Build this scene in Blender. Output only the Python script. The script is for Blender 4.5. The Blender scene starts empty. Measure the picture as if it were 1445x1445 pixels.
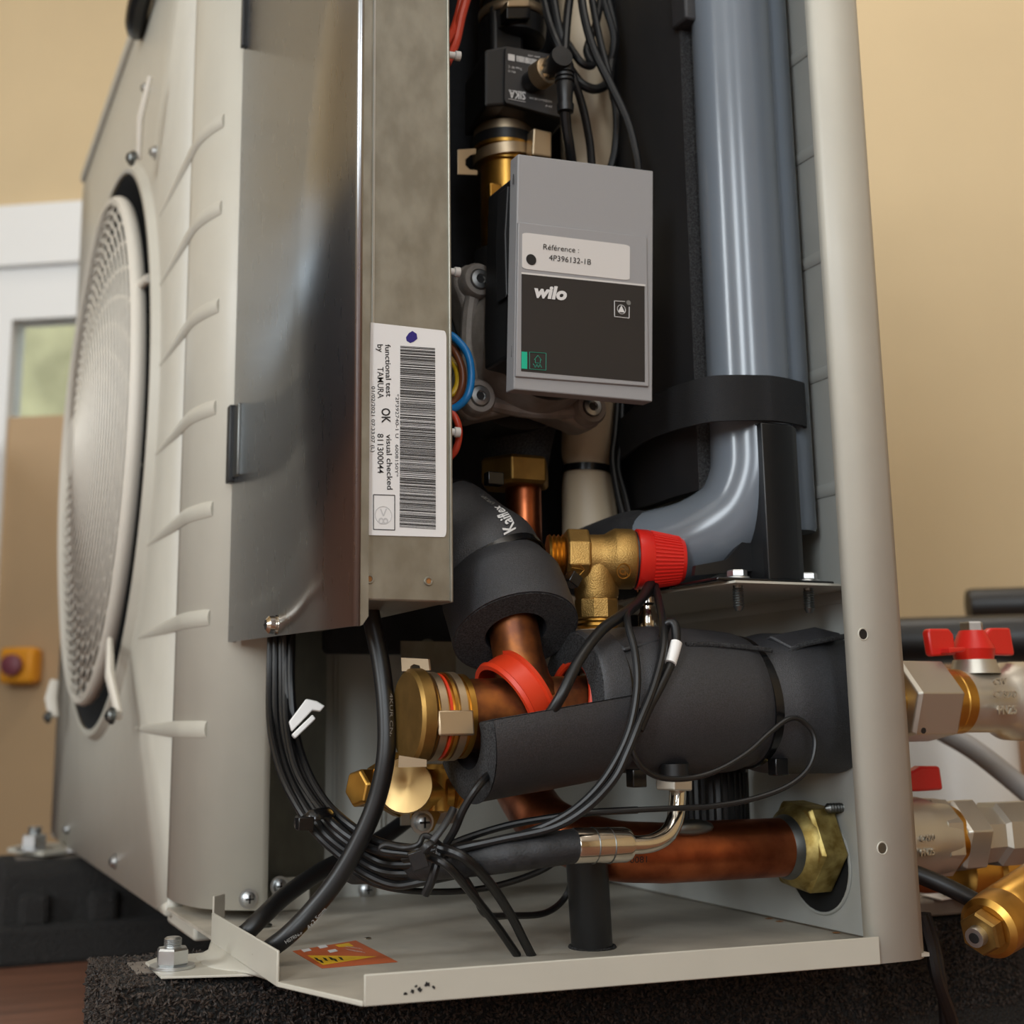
import bpy, math, random
from mathutils import Vector, Matrix
random.seed(7)
# ------------------------------------------------------------------ camera
# calibrated from the photograph's vanishing points (pixels of a 1445 frame)
FPX, CX, CY = 1851.19, 667.80, 658.54
CAM = Vector((-0.20977, -0.67158, 0.14651))
RX = Vector((0.91749693, -0.39762864, -0.0095312))     # image right, in world
RY = Vector((0.06702119, 0.1781779, -0.9817132))       # image down
RZ = Vector((0.39205553, 0.90008005, 0.19012722))      # forward
sc = bpy.context.scene
col = sc.collection
cd = bpy.data.cameras.new('camera'); cam = bpy.data.objects.new('camera', cd); col.objects.link(cam)
cd.sensor_width = 36; cd.sensor_fit = 'HORIZONTAL'; cd.lens = 36 * FPX / 1445
cd.shift_x = (722.5 - CX) / 1445; cd.shift_y = (CY - 722.5) / 1445
cd.clip_start = .02; cd.clip_end = 60
m = Matrix.Identity(4)
for i in range(3):
    m[i][0] = RX[i]; m[i][1] = -RY[i]; m[i][2] = -RZ[i]; m[i][3] = CAM[i]
cam.matrix_world = m
cd.dof.use_dof = True; cd.dof.focus_distance = .82; cd.dof.aperture_fstop = 7.0
sc.camera = cam
# ------------------------------------------------------------------ world, lights, exposure
w = bpy.data.worlds.new('sky'); sc.world = w; w.use_nodes = True
bg = w.node_tree.nodes['Background']; bg.inputs[0].default_value = (.80, .90, 1.0, 1); bg.inputs[1].default_value = 1.6
sc.view_settings.view_transform = 'Standard'; sc.view_settings.look = 'None'
sc.view_settings.exposure = 0.1; sc.view_settings.gamma = 1.0; sc.view_settings.use_curve_mapping = False
_r = Vector((RX.x, RX.y)).normalized(); _f = Vector((-_r.y, _r.x))
_a = math.radians(8.4)
W2 = _r * math.cos(_a) - _f * math.sin(_a); G2 = Vector((-W2.y, W2.x))
def room(a, b, z): return Vector((CAM.x + W2.x*a + G2.x*b, CAM.y + W2.y*a + G2.y*b, z))
FLOOR, CEIL = -.13, 2.45
RL, RR, RB, RF = -2.75, 3.2, -2.6, 2.45          # room: left, right, behind camera, far wall
def area(name, a, b, z, ta, tb, tz, sx, sy, power, colr):
    l = bpy.data.lights.new(name, 'AREA'); l.shape = 'RECTANGLE'; l.size = sx; l.size_y = sy; l.energy = power; l.color = colr
    o = bpy.data.objects.new(name, l); col.objects.link(o)
    p = room(a, b, z); o.location = p
    o.rotation_euler = (room(ta, tb, tz) - p).to_track_quat('-Z', 'Y').to_euler()
    return o
DAY = (.88, .95, 1.0); WARM = (1.0, .95, .87)
area('daylight_window_left', RL+.08, -1.15, 1.35, 0, -.3, 1.2, .55, 1.5, 52, DAY)
area('daylight_window_rear', -.85, RB+.08, 1.35, -.75, 0, 1.2, .6, 1.5, 40, DAY)
area('daylight_window_rear_right', .75, RB+.08, 1.35, .75, 0, 1.35, .45, 1.5, 26, DAY)
area('added_ceiling_light', .6, .0, CEIL-.06, .6, .0, 0, 1.2, .6, 7, WARM)  # added warm overhead light, no ceiling lamp in view
area('added_ceiling_light_rear', .2, 1.6, CEIL-.06, .2, 1.6, 0, 1.2, .5, 12, WARM)  # second added overhead light, also unseen

# ------------------------------------------------------------------ pixel geometry helpers
def ray(px, py): return RX*(px-CX) + RY*(py-CY) + RZ*FPX
def A(px, py, Y=None, X=None, Z=None):
    r = ray(px, py)
    if Y is not None: t = (Y-CAM.y)/r.y
    elif X is not None: t = (X-CAM.x)/r.x
    else: t = (Z-CAM.z)/r.z
    return CAM + r*t
def mpp(p): return (p-CAM).dot(RZ)/FPX
class Plane:
    def __init__(s, pt, n):
        s.p = pt.copy(); s.n = n.normalized()
        if s.n.dot(CAM-pt) < 0: s.n = -s.n
    def at(s, px, py, off=0):
        r = ray(px, py); return CAM + r*((s.p + s.n*off - CAM).dot(s.n)/r.dot(s.n))
def PY(Y): return Plane(Vector((0, Y, 0)), Vector((0, -1, 0)))

# ------------------------------------------------------------------ materials
def lin(c): return tuple((v/12.92 if v <= .04045 else ((v+.055)/1.055)**2.4) for v in (x/255 for x in c))
MATS = {}
def mat(name, rgb, rough=.5, metal=0, var=0, vscale=60, bump=0, bscale=400, coat=0, spec=.5, rvar=0, aniso=None, bump_type='noise', var2=None, stretch=None, trans=0, alpha=1):
    m = bpy.data.materials.new(name); m.use_nodes = True
    nt = m.node_tree; b = nt.nodes['Principled BSDF']; L = nt.links.new
    c = lin(rgb); b.inputs['Base Color'].default_value = (*c, 1)
    b.inputs['Roughness'].default_value = rough; b.inputs['Metallic'].default_value = metal
    b.inputs['Specular IOR Level'].default_value = spec
    if coat: b.inputs['Coat Weight'].default_value = coat; b.inputs['Coat Roughness'].default_value = .15
    if trans: b.inputs['Transmission Weight'].default_value = trans
    tc = nt.nodes.new('ShaderNodeTexCoord'); src = tc.outputs['Object']
    if stretch:
        mp = nt.nodes.new('ShaderNodeMapping'); mp.inputs['Scale'].default_value = stretch; L(src, mp.inputs[0]); src = mp.outputs[0]
    if var or rvar:
        n = nt.nodes.new('ShaderNodeTexNoise'); n.inputs['Scale'].default_value = vscale; n.inputs['Detail'].default_value = 4; L(src, n.inputs['Vector'])
        if var:
            r = nt.nodes.new('ShaderNodeValToRGB'); L(n.outputs['Fac'], r.inputs[0])
            c2 = lin(var2) if var2 else tuple(min(1, v*(1+var)) for v in c); c1 = tuple(v*(1-var) for v in c) if not var2 else c
            r.color_ramp.elements[0].position = .35; r.color_ramp.elements[0].color = (*c1, 1)
            r.color_ramp.elements[1].position = .68; r.color_ramp.elements[1].color = (*c2, 1)
            L(r.outputs[0], b.inputs['Base Color'])
        if rvar:
            mr = nt.nodes.new('ShaderNodeMapRange'); L(n.outputs['Fac'], mr.inputs[0])
            mr.inputs[3].default_value = max(.02, rough-rvar); mr.inputs[4].default_value = min(1, rough+rvar); L(mr.outputs[0], b.inputs['Roughness'])
    if bump:
        if bump_type == 'voronoi':
            n = nt.nodes.new('ShaderNodeTexVoronoi'); n.inputs['Scale'].default_value = bscale; out = n.outputs['Distance']
        elif bump_type == 'wave':
            n = nt.nodes.new('ShaderNodeTexWave'); n.inputs['Scale'].default_value = bscale; n.bands_direction = 'DIAGONAL'; out = n.outputs['Color']
        else:
            n = nt.nodes.new('ShaderNodeTexNoise'); n.inputs['Scale'].default_value = bscale; n.inputs['Detail'].default_value = 5; out = n.outputs['Fac']
        L(src, n.inputs['Vector'])
        bp = nt.nodes.new('ShaderNodeBump'); bp.inputs['Strength'].default_value = bump; bp.inputs['Distance'].default_value = .002; L(out, bp.inputs['Height'])
        L(bp.outputs[0], b.inputs['Normal'])
    MATS[name] = m
    return m
mat('wall_paint', (206, 184, 146), .85, var=.05, vscale=2, bump=.05, bscale=60)
mat('ceiling_paint', (235, 230, 220), .9)
mat('white_frame', (232, 232, 230), .45)
mat('added_cabinet_grey', (62, 66, 75), .5)
mat('panel_light', (184, 183, 175), .4, var=.03, vscale=20)
mat('door_tan', (182, 152, 114), .6, var=.06, vscale=3)
mat('glass', (235, 240, 240), .03, trans=1.0)
mat('wood_floor', (118, 80, 62), .4, var=.25, vscale=6, stretch=(1, 8, 1))
mat('hedge', (222, 216, 172), .9, var=.3, vscale=5)
mat('beige', (182, 177, 164), .42, var=.02, vscale=30)
mat('beige_tray', (172, 164, 150), .45, var=.16, vscale=22, bump=.03, bscale=300)
mat('grille', (205, 198, 185), .5)
mat('panel_grey', (172, 173, 168), .5, var=.05, vscale=20)
mat('clip_tan', (150, 130, 104), .5, .5)
mat('galv', (156, 153, 142), .42, .85, var=.10, vscale=90, rvar=.08, stretch=(1, 1, .6))
mat('galv_cover', (168, 171, 175), .28, 1, var=.012, vscale=260, rvar=.02, stretch=(1, 1, .15))
mat('zinc', (198, 200, 200), .36, 1, rvar=.06, vscale=300)
mat('zinc_dark', (120, 122, 120), .4, 1)
mat('chrome', (215, 208, 196), .13, 1)
mat('nickel', (196, 191, 180), .38, .85, rvar=.06, vscale=120)
mat('clip_steel', (190, 170, 142), .45, 1)
mat('brass', (196, 150, 74), .34, 1, var=.12, vscale=60, rvar=.1)
mat('brass_cast', (176, 140, 82), .48, 1, var=.12, vscale=80, bump=.25, bscale=1200)
mat('brass_dull', (150, 118, 66), .5, 1, var=.15, vscale=70)
mat('brass_disc', (226, 190, 130), .36, 1)
mat('brass_old', (140, 118, 64), .5, 1, var=.3, vscale=110, var2=(196, 176, 112))
mat('copper', (182, 104, 66), .36, 1, var=.25, vscale=45, rvar=.14, var2=(128, 66, 42))
mat('copper_dark', (104, 66, 50), .48, 1, var=.25, vscale=55, rvar=.12, var2=(172, 108, 58))
mat('foam', (43, 43, 46), .52, var=.6, vscale=1400, bump=.35, bscale=1600, spec=.75)
mat('foam_cut', (52, 52, 53), .9, var=.8, vscale=900, bump=1, bscale=1500)
mat('foam_back', (26, 26, 28), .9, var=.2, vscale=100, bump=.4, bscale=700)
mat('woven', (34, 34, 36), .5, bump=.5, bscale=450, bump_type='wave')
mat('velcro', (20, 20, 22), .85, bump=.5, bscale=1500)
mat('black_plastic', (20, 20, 21), .42)
mat('black_gloss', (16, 16, 17), .22)
mat('cable_black', (14, 14, 15), .42)
mat('hose_black', (30, 30, 32), .6, var=.5, vscale=120, bump=.2, bscale=600)
mat('cable_blue', (20, 120, 190), .35); mat('cable_brown', (120, 66, 36), .4); mat('cable_red', (190, 62, 38), .4)
mat('cable_yellow', (210, 170, 30), .4)
mat('pvc', (106, 113, 121), .2, var=.03, vscale=10, rvar=.03)
mat('hose_beige', (182, 164, 138), .5, bump=.1, bscale=150)
mat('pump_grey', (138, 131, 124), .55, .25, var=.15, vscale=90, bump=.3, bscale=1300)
mat('pump_black', (24, 24, 25), .5)
mat('head_grey', (150, 149, 150), .5, bump=.06, bscale=1500)
mat('head_black', (38, 34, 32), .55, bump=.05, bscale=1500)
mat('paper', (208, 204, 200), .5); mat('paper_white', (222, 220, 218), .55)
mat('ink', (22, 20, 20), .6); mat('ink_blue', (34, 22, 110), .5); mat('ink_faint', (188, 186, 186), .6)
mat('ink_white', (214, 212, 210), .6); mat('ink_grey', (120, 118, 114), .6); mat('teal', (20, 175, 140), .5); mat('teal_line', (22, 140, 115), .5)
mat('red_plastic', (204, 34, 26), .32); mat('red_dark', (170, 22, 22), .35); mat('silicone', (212, 58, 26), .4)
mat('white_plastic', (226, 224, 220), .4)
mat('sticker_orange', (186, 92, 48), .5); mat('sticker_yellow', (222, 176, 30), .5)
mat('yellow_box', (226, 150, 24), .5); mat('button_red', (120, 60, 70), .5)
mat('rubber', (30, 28, 26), .85, var=.45, vscale=700, bump=1, bscale=420, bump_type='voronoi')
mat('granule', (26, 24, 23), .7, var=.6, vscale=500, var2=(64, 50, 40))
mat('rust', (150, 100, 50), .8)
mat('cardboard', (150, 112, 80), .8); mat('plank', (120, 110, 100), .8, var=.2, vscale=30)
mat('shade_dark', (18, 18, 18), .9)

# ------------------------------------------------------------------ mesh builder
def basis(d):
    d = d.normalized(); h = Vector((0, 0, 1)) if abs(d.z) < .9 else Vector((1, 0, 0))
    u = d.cross(h).normalized(); v = u.cross(d).normalized(); return d, u, v
def V(*a): return Vector(a)
class MB:
    def __init__(s): s.v = []; s.f = []
    def add(s, vs, fs):
        o = len(s.v); s.v += [Vector(x) for x in vs]; s.f += [[o+i for i in f] for f in fs]; return s
    def hull8(s, a, b):          # two quads of four points each
        n = len(a); vs = list(a)+list(b)
        fs = [list(range(n))[::-1], list(range(n, 2*n))] + [[i, (i+1) % n, n+(i+1) % n, n+i] for i in range(n)]
        return s.add(vs, fs)
    def box(s, c, h, ax=None):
        c = Vector(c); X, Y, Z = ax if ax else (V(1, 0, 0), V(0, 1, 0), V(0, 0, 1))
        q = lambda z: [c + X*h[0]*i + Y*h[1]*j + Z*z*h[2] for i, j in ((-1, -1), (1, -1), (1, 1), (-1, 1))]
        return s.hull8(q(-1), q(1))
    def bx(s, x0, x1, y0, y1, z0, z1): return s.box(((x0+x1)/2, (y0+y1)/2, (z0+z1)/2), (abs(x1-x0)/2, abs(y1-y0)/2, abs(z1-z0)/2))
    def prism(s, pts, d): return s.hull8(pts, [p+d for p in pts])
    def lathe(s, o, d, prof, seg=40, u0=None, arc=None, capends=True):
        o = Vector(o); d, u, v = basis(Vector(d))
        if u0 is not None: u = (u0 - d*u0.dot(d)).normalized(); v = d.cross(u)
        n0 = len(s.v); full = arc is None; a0, a1 = arc if arc else (0, 2*math.pi); k = seg if full else seg+1
        for t, r in prof:
            for i in range(k):
                a = a0 + (a1-a0)*i/seg; s.v.append(o + d*t + (u*math.cos(a)+v*math.sin(a))*r)
        for j in range(len(prof)-1):
            for i in range(seg):
                i2 = (i+1) % k if full else i+1
                s.f.append([n0+j*k+i, n0+j*k+i2, n0+(j+1)*k+i2, n0+(j+1)*k+i])
        if capends and full:
            if prof[0][1] > 1e-6: s.f.append([n0+i for i in range(k)][::-1])
            if prof[-1][1] > 1e-6: s.f.append([n0+(len(prof)-1)*k+i for i in range(k)])
        return s
    def cyl(s, p0, p1, r0, r1=None, seg=28):
        p0 = Vector(p0); p1 = Vector(p1); return s.lathe(p0, p1-p0, [(0, r0), ((p1-p0).length, r0 if r1 is None else r1)], seg)
    def hexn(s, p0, p1, r, u0=None, ch=.12):
        p0 = Vector(p0); p1 = Vector(p1); L = (p1-p0).length; c = min(r*ch, L*.3)
        return s.lathe(p0, p1-p0, [(0, r*(1-ch*.8)), (c, r), (L-c, r), (L, r*(1-ch*.8))], 6, u0)
    def tube(s, pts, r, seg=12, flat=None, cap=True, up=None):
        pts = [Vector(p) for p in pts]; n = len(pts); rs = r if isinstance(r, (list, tuple)) else [r]*n
        n0 = len(s.v); t = (pts[1]-pts[0]).normalized(); _, u, v = basis(t)
        if up is not None: u = (up - t*up.dot(t)).normalized()
        for i in range(n):
            t = (pts[min(i+1, n-1)]-pts[max(i-1, 0)]).normalized()
            u = (u - t*u.dot(t)).normalized(); v = t.cross(u)
            for k in range(seg):
                a = 2*math.pi*k/seg
                s.v.append(pts[i] + u*math.cos(a)*rs[i]*(flat or 1) + v*math.sin(a)*rs[i])
        for i in range(n-1):
            for k in range(seg):
                k2 = (k+1) % seg; s.f.append([n0+i*seg+k, n0+i*seg+k2, n0+(i+1)*seg+k2, n0+(i+1)*seg+k])
        if cap: s.f.append([n0+k for k in range(seg)][::-1]); s.f.append([n0+(n-1)*seg+k for k in range(seg)])
        return s
    def torus(s, c, d, R, r, seg=48, rs=10, sx=1.0, sy=1.0, u0=None):     # sx: along the axis, sy: radially
        c = Vector(c); d, u, v = basis(Vector(d)); n0 = len(s.v)
        if u0 is not None: u = (u0 - d*u0.dot(d)).normalized(); v = d.cross(u)
        for i in range(seg):
            a = 2*math.pi*i/seg; e = u*math.cos(a)+v*math.sin(a)
            for k in range(rs):
                b = 2*math.pi*k/rs; s.v.append(c + e*(R + r*sy*math.cos(b)) + d*r*sx*math.sin(b))
        for i in range(seg):
            for k in range(rs):
                i2, k2 = (i+1) % seg, (k+1) % rs; s.f.append([n0+i*rs+k, n0+i2*rs+k, n0+i2*rs+k2, n0+i*rs+k2])
        return s
    def band(s, c, d, R, wid, th, seg=48):      # flat strap ring
        return s.lathe(Vector(c)-Vector(d).normalized()*wid/2, d, [(0, R), (wid, R), (wid, R+th), (0, R+th), (0, R)], seg, capends=False)
    def hollow(s, pts, ro, ri, seg=40):
        n = len(pts); ro = ro if isinstance(ro, list) else [ro]*n; ri = ri if isinstance(ri, list) else [ri]*n
        n0 = len(s.v); s.tube(pts, ro, seg, cap=False); n1 = len(s.v); s.tube(pts, ri, seg, cap=False)
        for e in (0, n-1):
            for k in range(seg):
                k2 = (k+1) % seg; q = [n0+e*seg+k, n0+e*seg+k2, n1+e*seg+k2, n1+e*seg+k]; s.f.append(q if e else q[::-1])
        return s
    def sphere(s, c, r, seg=16, scale=(1, 1, 1)):
        prof = [(-math.cos(math.pi*i/8), max(1e-5, math.sin(math.pi*i/8))) for i in range(9)]
        n0 = len(s.v); s.lathe((0, 0, 0), (0, 0, 1), prof, seg)
        for i in range(n0, len(s.v)): q = s.v[i]; s.v[i] = Vector(c) + V(q.x*scale[0], q.y*scale[1], q.z*scale[2])*r
        return s
    def build(s, name, mt, parent=None, smooth=True, bevel=0, angle=35, mod=None, bseg=2, solid=0, label=None):
        root = parent; off = V(0, 0, 0)
        while root is not None: off = off + root.location; root = root.parent
        me = bpy.data.meshes.new(name); me.from_pydata([p-off for p in s.v], [], s.f); me.update()
        import bmesh
        bm = bmesh.new(); bm.from_mesh(me); bmesh.ops.recalc_face_normals(bm, faces=bm.faces); bm.to_mesh(me); bm.free()
        if smooth:
            for p in me.polygons: p.use_smooth = True
            me.set_sharp_from_angle(angle=math.radians(angle))
        me.materials.append(MATS[mt])
        o = bpy.data.objects.new(name, me); col.objects.link(o); o.parent = parent
        if solid: md = o.modifiers.new('solid', 'SOLIDIFY'); md.thickness = solid; md.offset = 0
        if bevel: md = o.modifiers.new('bevel', 'BEVEL'); md.width = bevel; md.segments = bseg; md.limit_method = 'ANGLE'; md.angle_limit = math.radians(40)
        if label: o['label'] = label
        return o
def tag(o, label, cat, group=None, kind=None):
    o['label'] = label; o['category'] = cat
    if group: o['group'] = group
    if kind: o['kind'] = kind
    return o
def thing(name, label, cat, loc, group=None):
    o = bpy.data.objects.new(name, None); col.objects.link(o); o.location = loc; o.empty_display_size = .01
    return tag(o, label, cat, group)
def structure(o): o['kind'] = 'structure'; return o
def smoothpath(P, sub=8):       # Catmull-Rom
    P = [Vector(p) for p in P]; Q = [P[0]*2-P[1]] + P + [P[-1]*2-P[-2]]; out = []
    for i in range(1, len(Q)-2):
        a, b, c, d = Q[i-1:i+3]
        for k in range(sub):
            t = k/sub; out.append(((b*2) + (c-a)*t + (a*2-b*5+c*4-d)*t*t + (b*3-a-c*3+d)*t**3)*.5)
    out.append(Q[-2]); return out
def pxpath(L): return [A(x, y, Y=Yd) for x, y, Yd in L]
def pxprism(parent, name, poly, plane, depth, mt, off=0, bevel=0, label=None, smooth=False):
    pts = [plane.at(x, y, off) for x, y in poly]
    return MB().prism(pts, -plane.n*depth).build(name, mt, parent, smooth=smooth, bevel=bevel, label=label)
def rrect(x0, y0, x1, y1, r, quad=None):   # rounded rectangle in unit coords -> pixel quad (TL,TR,BR,BL)
    out = []
    rx = r; ry = r
    for cx, cy, a0 in ((x1-rx, y0+ry, -90), (x1-rx, y1-ry, 0), (x0+rx, y1-ry, 90), (x0+rx, y0+ry, 180)):
        for k in range(5):
            a = math.radians(a0 + 90*k/4); out.append((cx+rx*math.cos(a), cy+ry*math.sin(a)))
    return out
def quadmap(q):
    TL, TR, BR, BL = q
    def f(s, t): return tuple((TL[i]*(1-s)+TR[i]*s)*(1-t) + (BL[i]*(1-s)+BR[i]*s)*t for i in (0, 1))
    return f
def text(parent, name, s, p0, p1, up, mt, shear=0, bold=0, extrude=0, normal=None):
    """lettering: baseline runs p0 -> p1 (fitted), capital height vector up"""
    cu = bpy.data.curves.new('tmp', 'FONT'); cu.body = s; cu.size = 1; cu.shear = shear; cu.offset = bold; cu.resolution_u = 3; cu.fill_mode = 'FRONT' if not extrude else 'BOTH'
    if extrude: cu.extrude = extrude/ up.length * .5
    ob = bpy.data.objects.new('tmp', cu); col.objects.link(ob)
    dg = bpy.context.evaluated_depsgraph_get(); me = bpy.data.meshes.new_from_object(ob.evaluated_get(dg))
    bpy.data.objects.remove(ob); bpy.data.curves.remove(cu)
    xs = [v.co.x for v in me.vertices]
    x0, x1 = min(xs), max(xs); CAP = .70
    root = parent; off = V(0, 0, 0)
    while root is not None: off = off + root.location; root = root.parent
    n = (p1-p0).cross(up).normalized()
    for v in me.vertices:
        x, y, z = v.co
        v.co = p0 + (p1-p0)*((x-x0)/(x1-x0)) + up*(y/CAP) + n*(z*up.length/CAP) - off
    me.materials.clear(); me.materials.append(MATS[mt]); me.name = name
    o = bpy.data.objects.new(name, me); col.objects.link(o); o.parent = parent
    return o
from mathutils.bvhtree import BVHTree
def wrap(o, mb, lift=.0004):
    bv_ = BVHTree.FromPolygons(mb.v, mb.f); off = V(0, 0, 0); r_ = o.parent
    while r_ is not None: off = off + r_.location; r_ = r_.parent
    for v in o.data.vertices:
        p = v.co + off; h = bv_.find_nearest(p)
        if h[0] is not None: v.co = h[0] + (CAM-h[0]).normalized()*lift - off
def hit(mb, px, py):
    h = BVHTree.FromPolygons(mb.v, mb.f).ray_cast(CAM, ray(px, py).normalized()); return h[0], h[1]
def pxtext(parent, name, s, plane, a, b, up, mt, off=.0003, **k):
    p0 = plane.at(a[0], a[1], off); p1 = plane.at(b[0], b[1], off); q = plane.at(a[0]+up[0], a[1]+up[1], off)
    return text(parent, name, s, p0, p1, q-p0, mt, **k)
def screw(parent, c, n, r, name='screw', mt='zinc', cross=True, washer=True):
    n = Vector(n).normalized(); c = Vector(c); b = MB()
    if washer: b.lathe(c, n, [(0, r*1.35), (r*.25, r*1.35), (r*.25, r)], 20)
    b.lathe(c, n, [(r*.2, r), (r*.75, r*.95), (r*1.0, r*.6), (r*1.02, 0)], 20)
    o = b.build(name, mt, parent)
    if cross:
        _, u, v = basis(n); d = MB()
        d.box(c+n*r*1.0, (r*.6, r*.12, r*.09), (u, v, n)); d.box(c+n*r*1.0, (r*.12, r*.6, r*.09), (u, v, n))
        d.build('cross_slot', 'ink', o, smooth=False)
    return o
def cable(name, label, pts, r, mt='cable_black', group=None, flat=None, seg=10, sub=8, cat='cable', n=None):
    p = smoothpath(pts, sub); o = MB().tube(p, r, seg, flat).build(name, mt)
    return tag(o, label, cat, group)
# ================================================================== the room
def rbox(a0, a1, b0, b1, z0, z1):
    m_ = MB(); q = lambda z: [room(a0, b0, z), room(a1, b0, z), room(a1, b1, z), room(a0, b1, z)]
    return m_.hull8(q(z0), q(z1))
WALLP = Plane(room(0, RF, 0), Vector((-G2.x, -G2.y, 0)))
def wa(px, py, off=0):      # pixel -> (a, z) on the far wall
    p = WALLP.at(px, py, off) - CAM; return p.x*W2.x + p.y*W2.y, p.z + CAM.z
structure(rbox(RL-.1, RR+.1, RB-.1, RF+1.6, FLOOR-.05, FLOOR).build('floor', 'wood_floor', smooth=False))
structure(rbox(RL-.1, RR+.1, RB-.1, RF+.1, CEIL, CEIL+.05).build('ceiling', 'ceiling_paint', smooth=False))
da0, dz1 = RL+.12, wa(60, 292)[1]
da1 = wa(150, 292)[0]
b_ = rbox(da1, RR, RF, RF+.1, FLOOR, CEIL); q_ = rbox(RL, da0, RF, RF+.1, FLOOR, CEIL); b_.add(q_.v, q_.f)
q_ = rbox(da0, da1, RF, RF+.1, dz1, CEIL); b_.add(q_.v, q_.f)
structure(b_.build('wall_back', 'wall_paint', smooth=False))
structure(rbox(RR, RR+.1, RB, RF, FLOOR, CEIL).build('wall_right', 'wall_paint', smooth=False))
b_ = rbox(RL-.1, RL, RB, RF, FLOOR, .45)
for q_ in (rbox(RL-.1, RL, RB, RF, 2.05, CEIL), rbox(RL-.1, RL, RB, -1.5, .45, 2.05), rbox(RL-.1, RL, -.8, RF, .45, 2.05)): b_.add(q_.v, q_.f)
structure(b_.build('wall_left', 'wall_paint', smooth=False))
b_ = rbox(RL, RR, RB-.1, RB, FLOOR, .55)
for q_ in (rbox(RL, RR, RB-.1, RB, 2.15, CEIL), rbox(RL, -1.25, RB-.1, RB, .55, 2.15), rbox(-.25, .25, RB-.1, RB, .55, 2.15), rbox(1.25, RR, RB-.1, RB, .55, 2.15)): b_.add(q_.v, q_.f)
structure(b_.build('wall_front', 'wall_paint', smooth=False))
# glazed door in the far wall; left leaf beyond view added for reflections
def wabox(x0, y0, x1, y1, b0, b1):
    a0, z1 = wa(x0, (y0)); a1, z0 = wa(x1, y1); return rbox(a0, a1, RF+b0, RF+b1, z0, z1)
dr = bpy.data.objects.new('door_1', None); col.objects.link(dr); dr.location = room(wa(0, 900)[0], RF, FLOOR); structure(dr)
az = lambda px: wa(px, 800)[0]
zt0, zt1, zt2 = wa(60, 376)[1], wa(60, 449)[1], wa(60, 585)[1]
rbox(da0, da1, RF-.02, RF+.08, zt0, dz1).build('door_header', 'white_frame', dr, smooth=False)
rbox(da0, da1, RF+.0, RF+.06, zt1, zt0).build('top_rail', 'white_frame', dr, smooth=False)
pane0, pane1 = az(-4), az(170)
for a0, a1 in ((da0, da0+.07), (az(-4)-.16, az(-4)), (da1-.02, da1+.05)):
    rbox(a0, a1, RF-.0, RF+.06, FLOOR, zt1).build('door_stile', 'white_frame', dr, smooth=False)
for a0, a1 in ((da0+.07, az(-4)-.16), (az(-4), da1-.02)):
    rbox(a0, a1, RF+.025, RF+.03, zt2, zt1).build('window_pane', 'glass', dr, smooth=False)
    rbox(a0, a1, RF+.01, RF+.05, FLOOR, zt2).build('door_panel', 'door_tan', dr, smooth=False)
cbt = thing('added_cabinet', 'unseen dark cabinet added for its reflection in the cover plate', 'cabinet', room(-2.1, 1.7, FLOOR))  # out of view, added to darken the reflection in the cover plate
rbox(-2.7, -1.36, .95, 2.43, FLOOR+.05, .72).build('added_cabinet_body', 'added_cabinet_grey', cbt, bevel=.006)
for a_ in (-2.69, -2.02): rbox(a_, a_+.655, .93, .95, FLOOR+.07, .70).build('added_cabinet_door', 'added_cabinet_grey', cbt, bevel=.004)
for a_ in (-2.68, -1.42):
    rbox(a_, a_+.05, .97, 1.02, FLOOR, FLOOR+.05).build('added_cabinet_leg', 'added_cabinet_grey', cbt)
# outside seen through the pane
hb = rbox(wa(-420, 500)[0]-.4, da1+1.5, RF+1.6, RF+1.9, FLOOR, 3.0).build('garden_hedge', 'hedge'); tag(hb, 'pale green hedge seen through the door glass', 'hedge')
a_, z_ = wa(60, 560); gb = rbox(RL-1, da1+1.5, RF+1.2, RF+1.4, z_+.0, z_+.14).build('garden_wall', 'white_frame', smooth=False, bevel=.01)
gb2 = rbox(RL-1, da1+1.5, RF+1.22, RF+1.38, FLOOR, z_).build('garden_wall_base', 'white_frame', gb, smooth=False)
gb2.location = (0, 0, 0); tag(gb, 'low white garden wall behind the door glass', 'wall')
# yellow stop switch on the door
p0 = WALLP.at(36, 940); yb = thing('stop_switch', 'small yellow switch box with a round dark red button on the tan door', 'switch', p0)
n_ = WALLP.n; u_ = V(W2.x, W2.y, 0); k_ = mpp(p0)
MB().box(p0+n_*.02, (25*k_, .022, 25*k_), (u_, -n_, V(0, 0, 1))).build('box', 'yellow_box', yb, bevel=.008)
MB().lathe(p0+n_*.04, n_, [(0, 11*k_), (.012, 11*k_), (.014, 15*k_), (.024, 14*k_), (.028, 6*k_)], 24).build('button', 'button_red', yb)
# black insulated pipes along the far wall, white riser, carton
def wpipe(name, label, x0, y0, x1, y1, r, d, mt, cat='pipe'):
    p = WALLP.at(x0, y0, d); q = WALLP.at(x1, y1, d); k = mpp(p)
    e = (q-p).normalized(); b = MB().lathe(p, q-p, [(0, r*k*.6), (.0, r*k*.93), (.006, r*k), ((q-p).length, r*k)], 28)
    b.build
    return tag(b.build(name, mt), label, cat)
wpipe('insulated_wall_pipe', 'thick black insulated pipe running level low along the far wall', 1150, 908, 1900, 890, 33, .9, 'black_plastic')
wpipe('insulated_wall_pipe', 'black insulated pipe ending above and behind the thick one on the far wall', 1366, 855, 1900, 838, 24, .55, 'black_plastic')
p = WALLP.at(1335, 1150, .8)
wr = MB().lathe(V(p.x, p.y, FLOOR), V(0, 0, 1), [(0, .085), (1e-4, .085), (.285, .085), (.30, .075), (.302, .0)], 40).build('white_canister', 'white_plastic'); tag(wr, 'white round canister standing behind the lower valve', 'canister')
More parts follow.
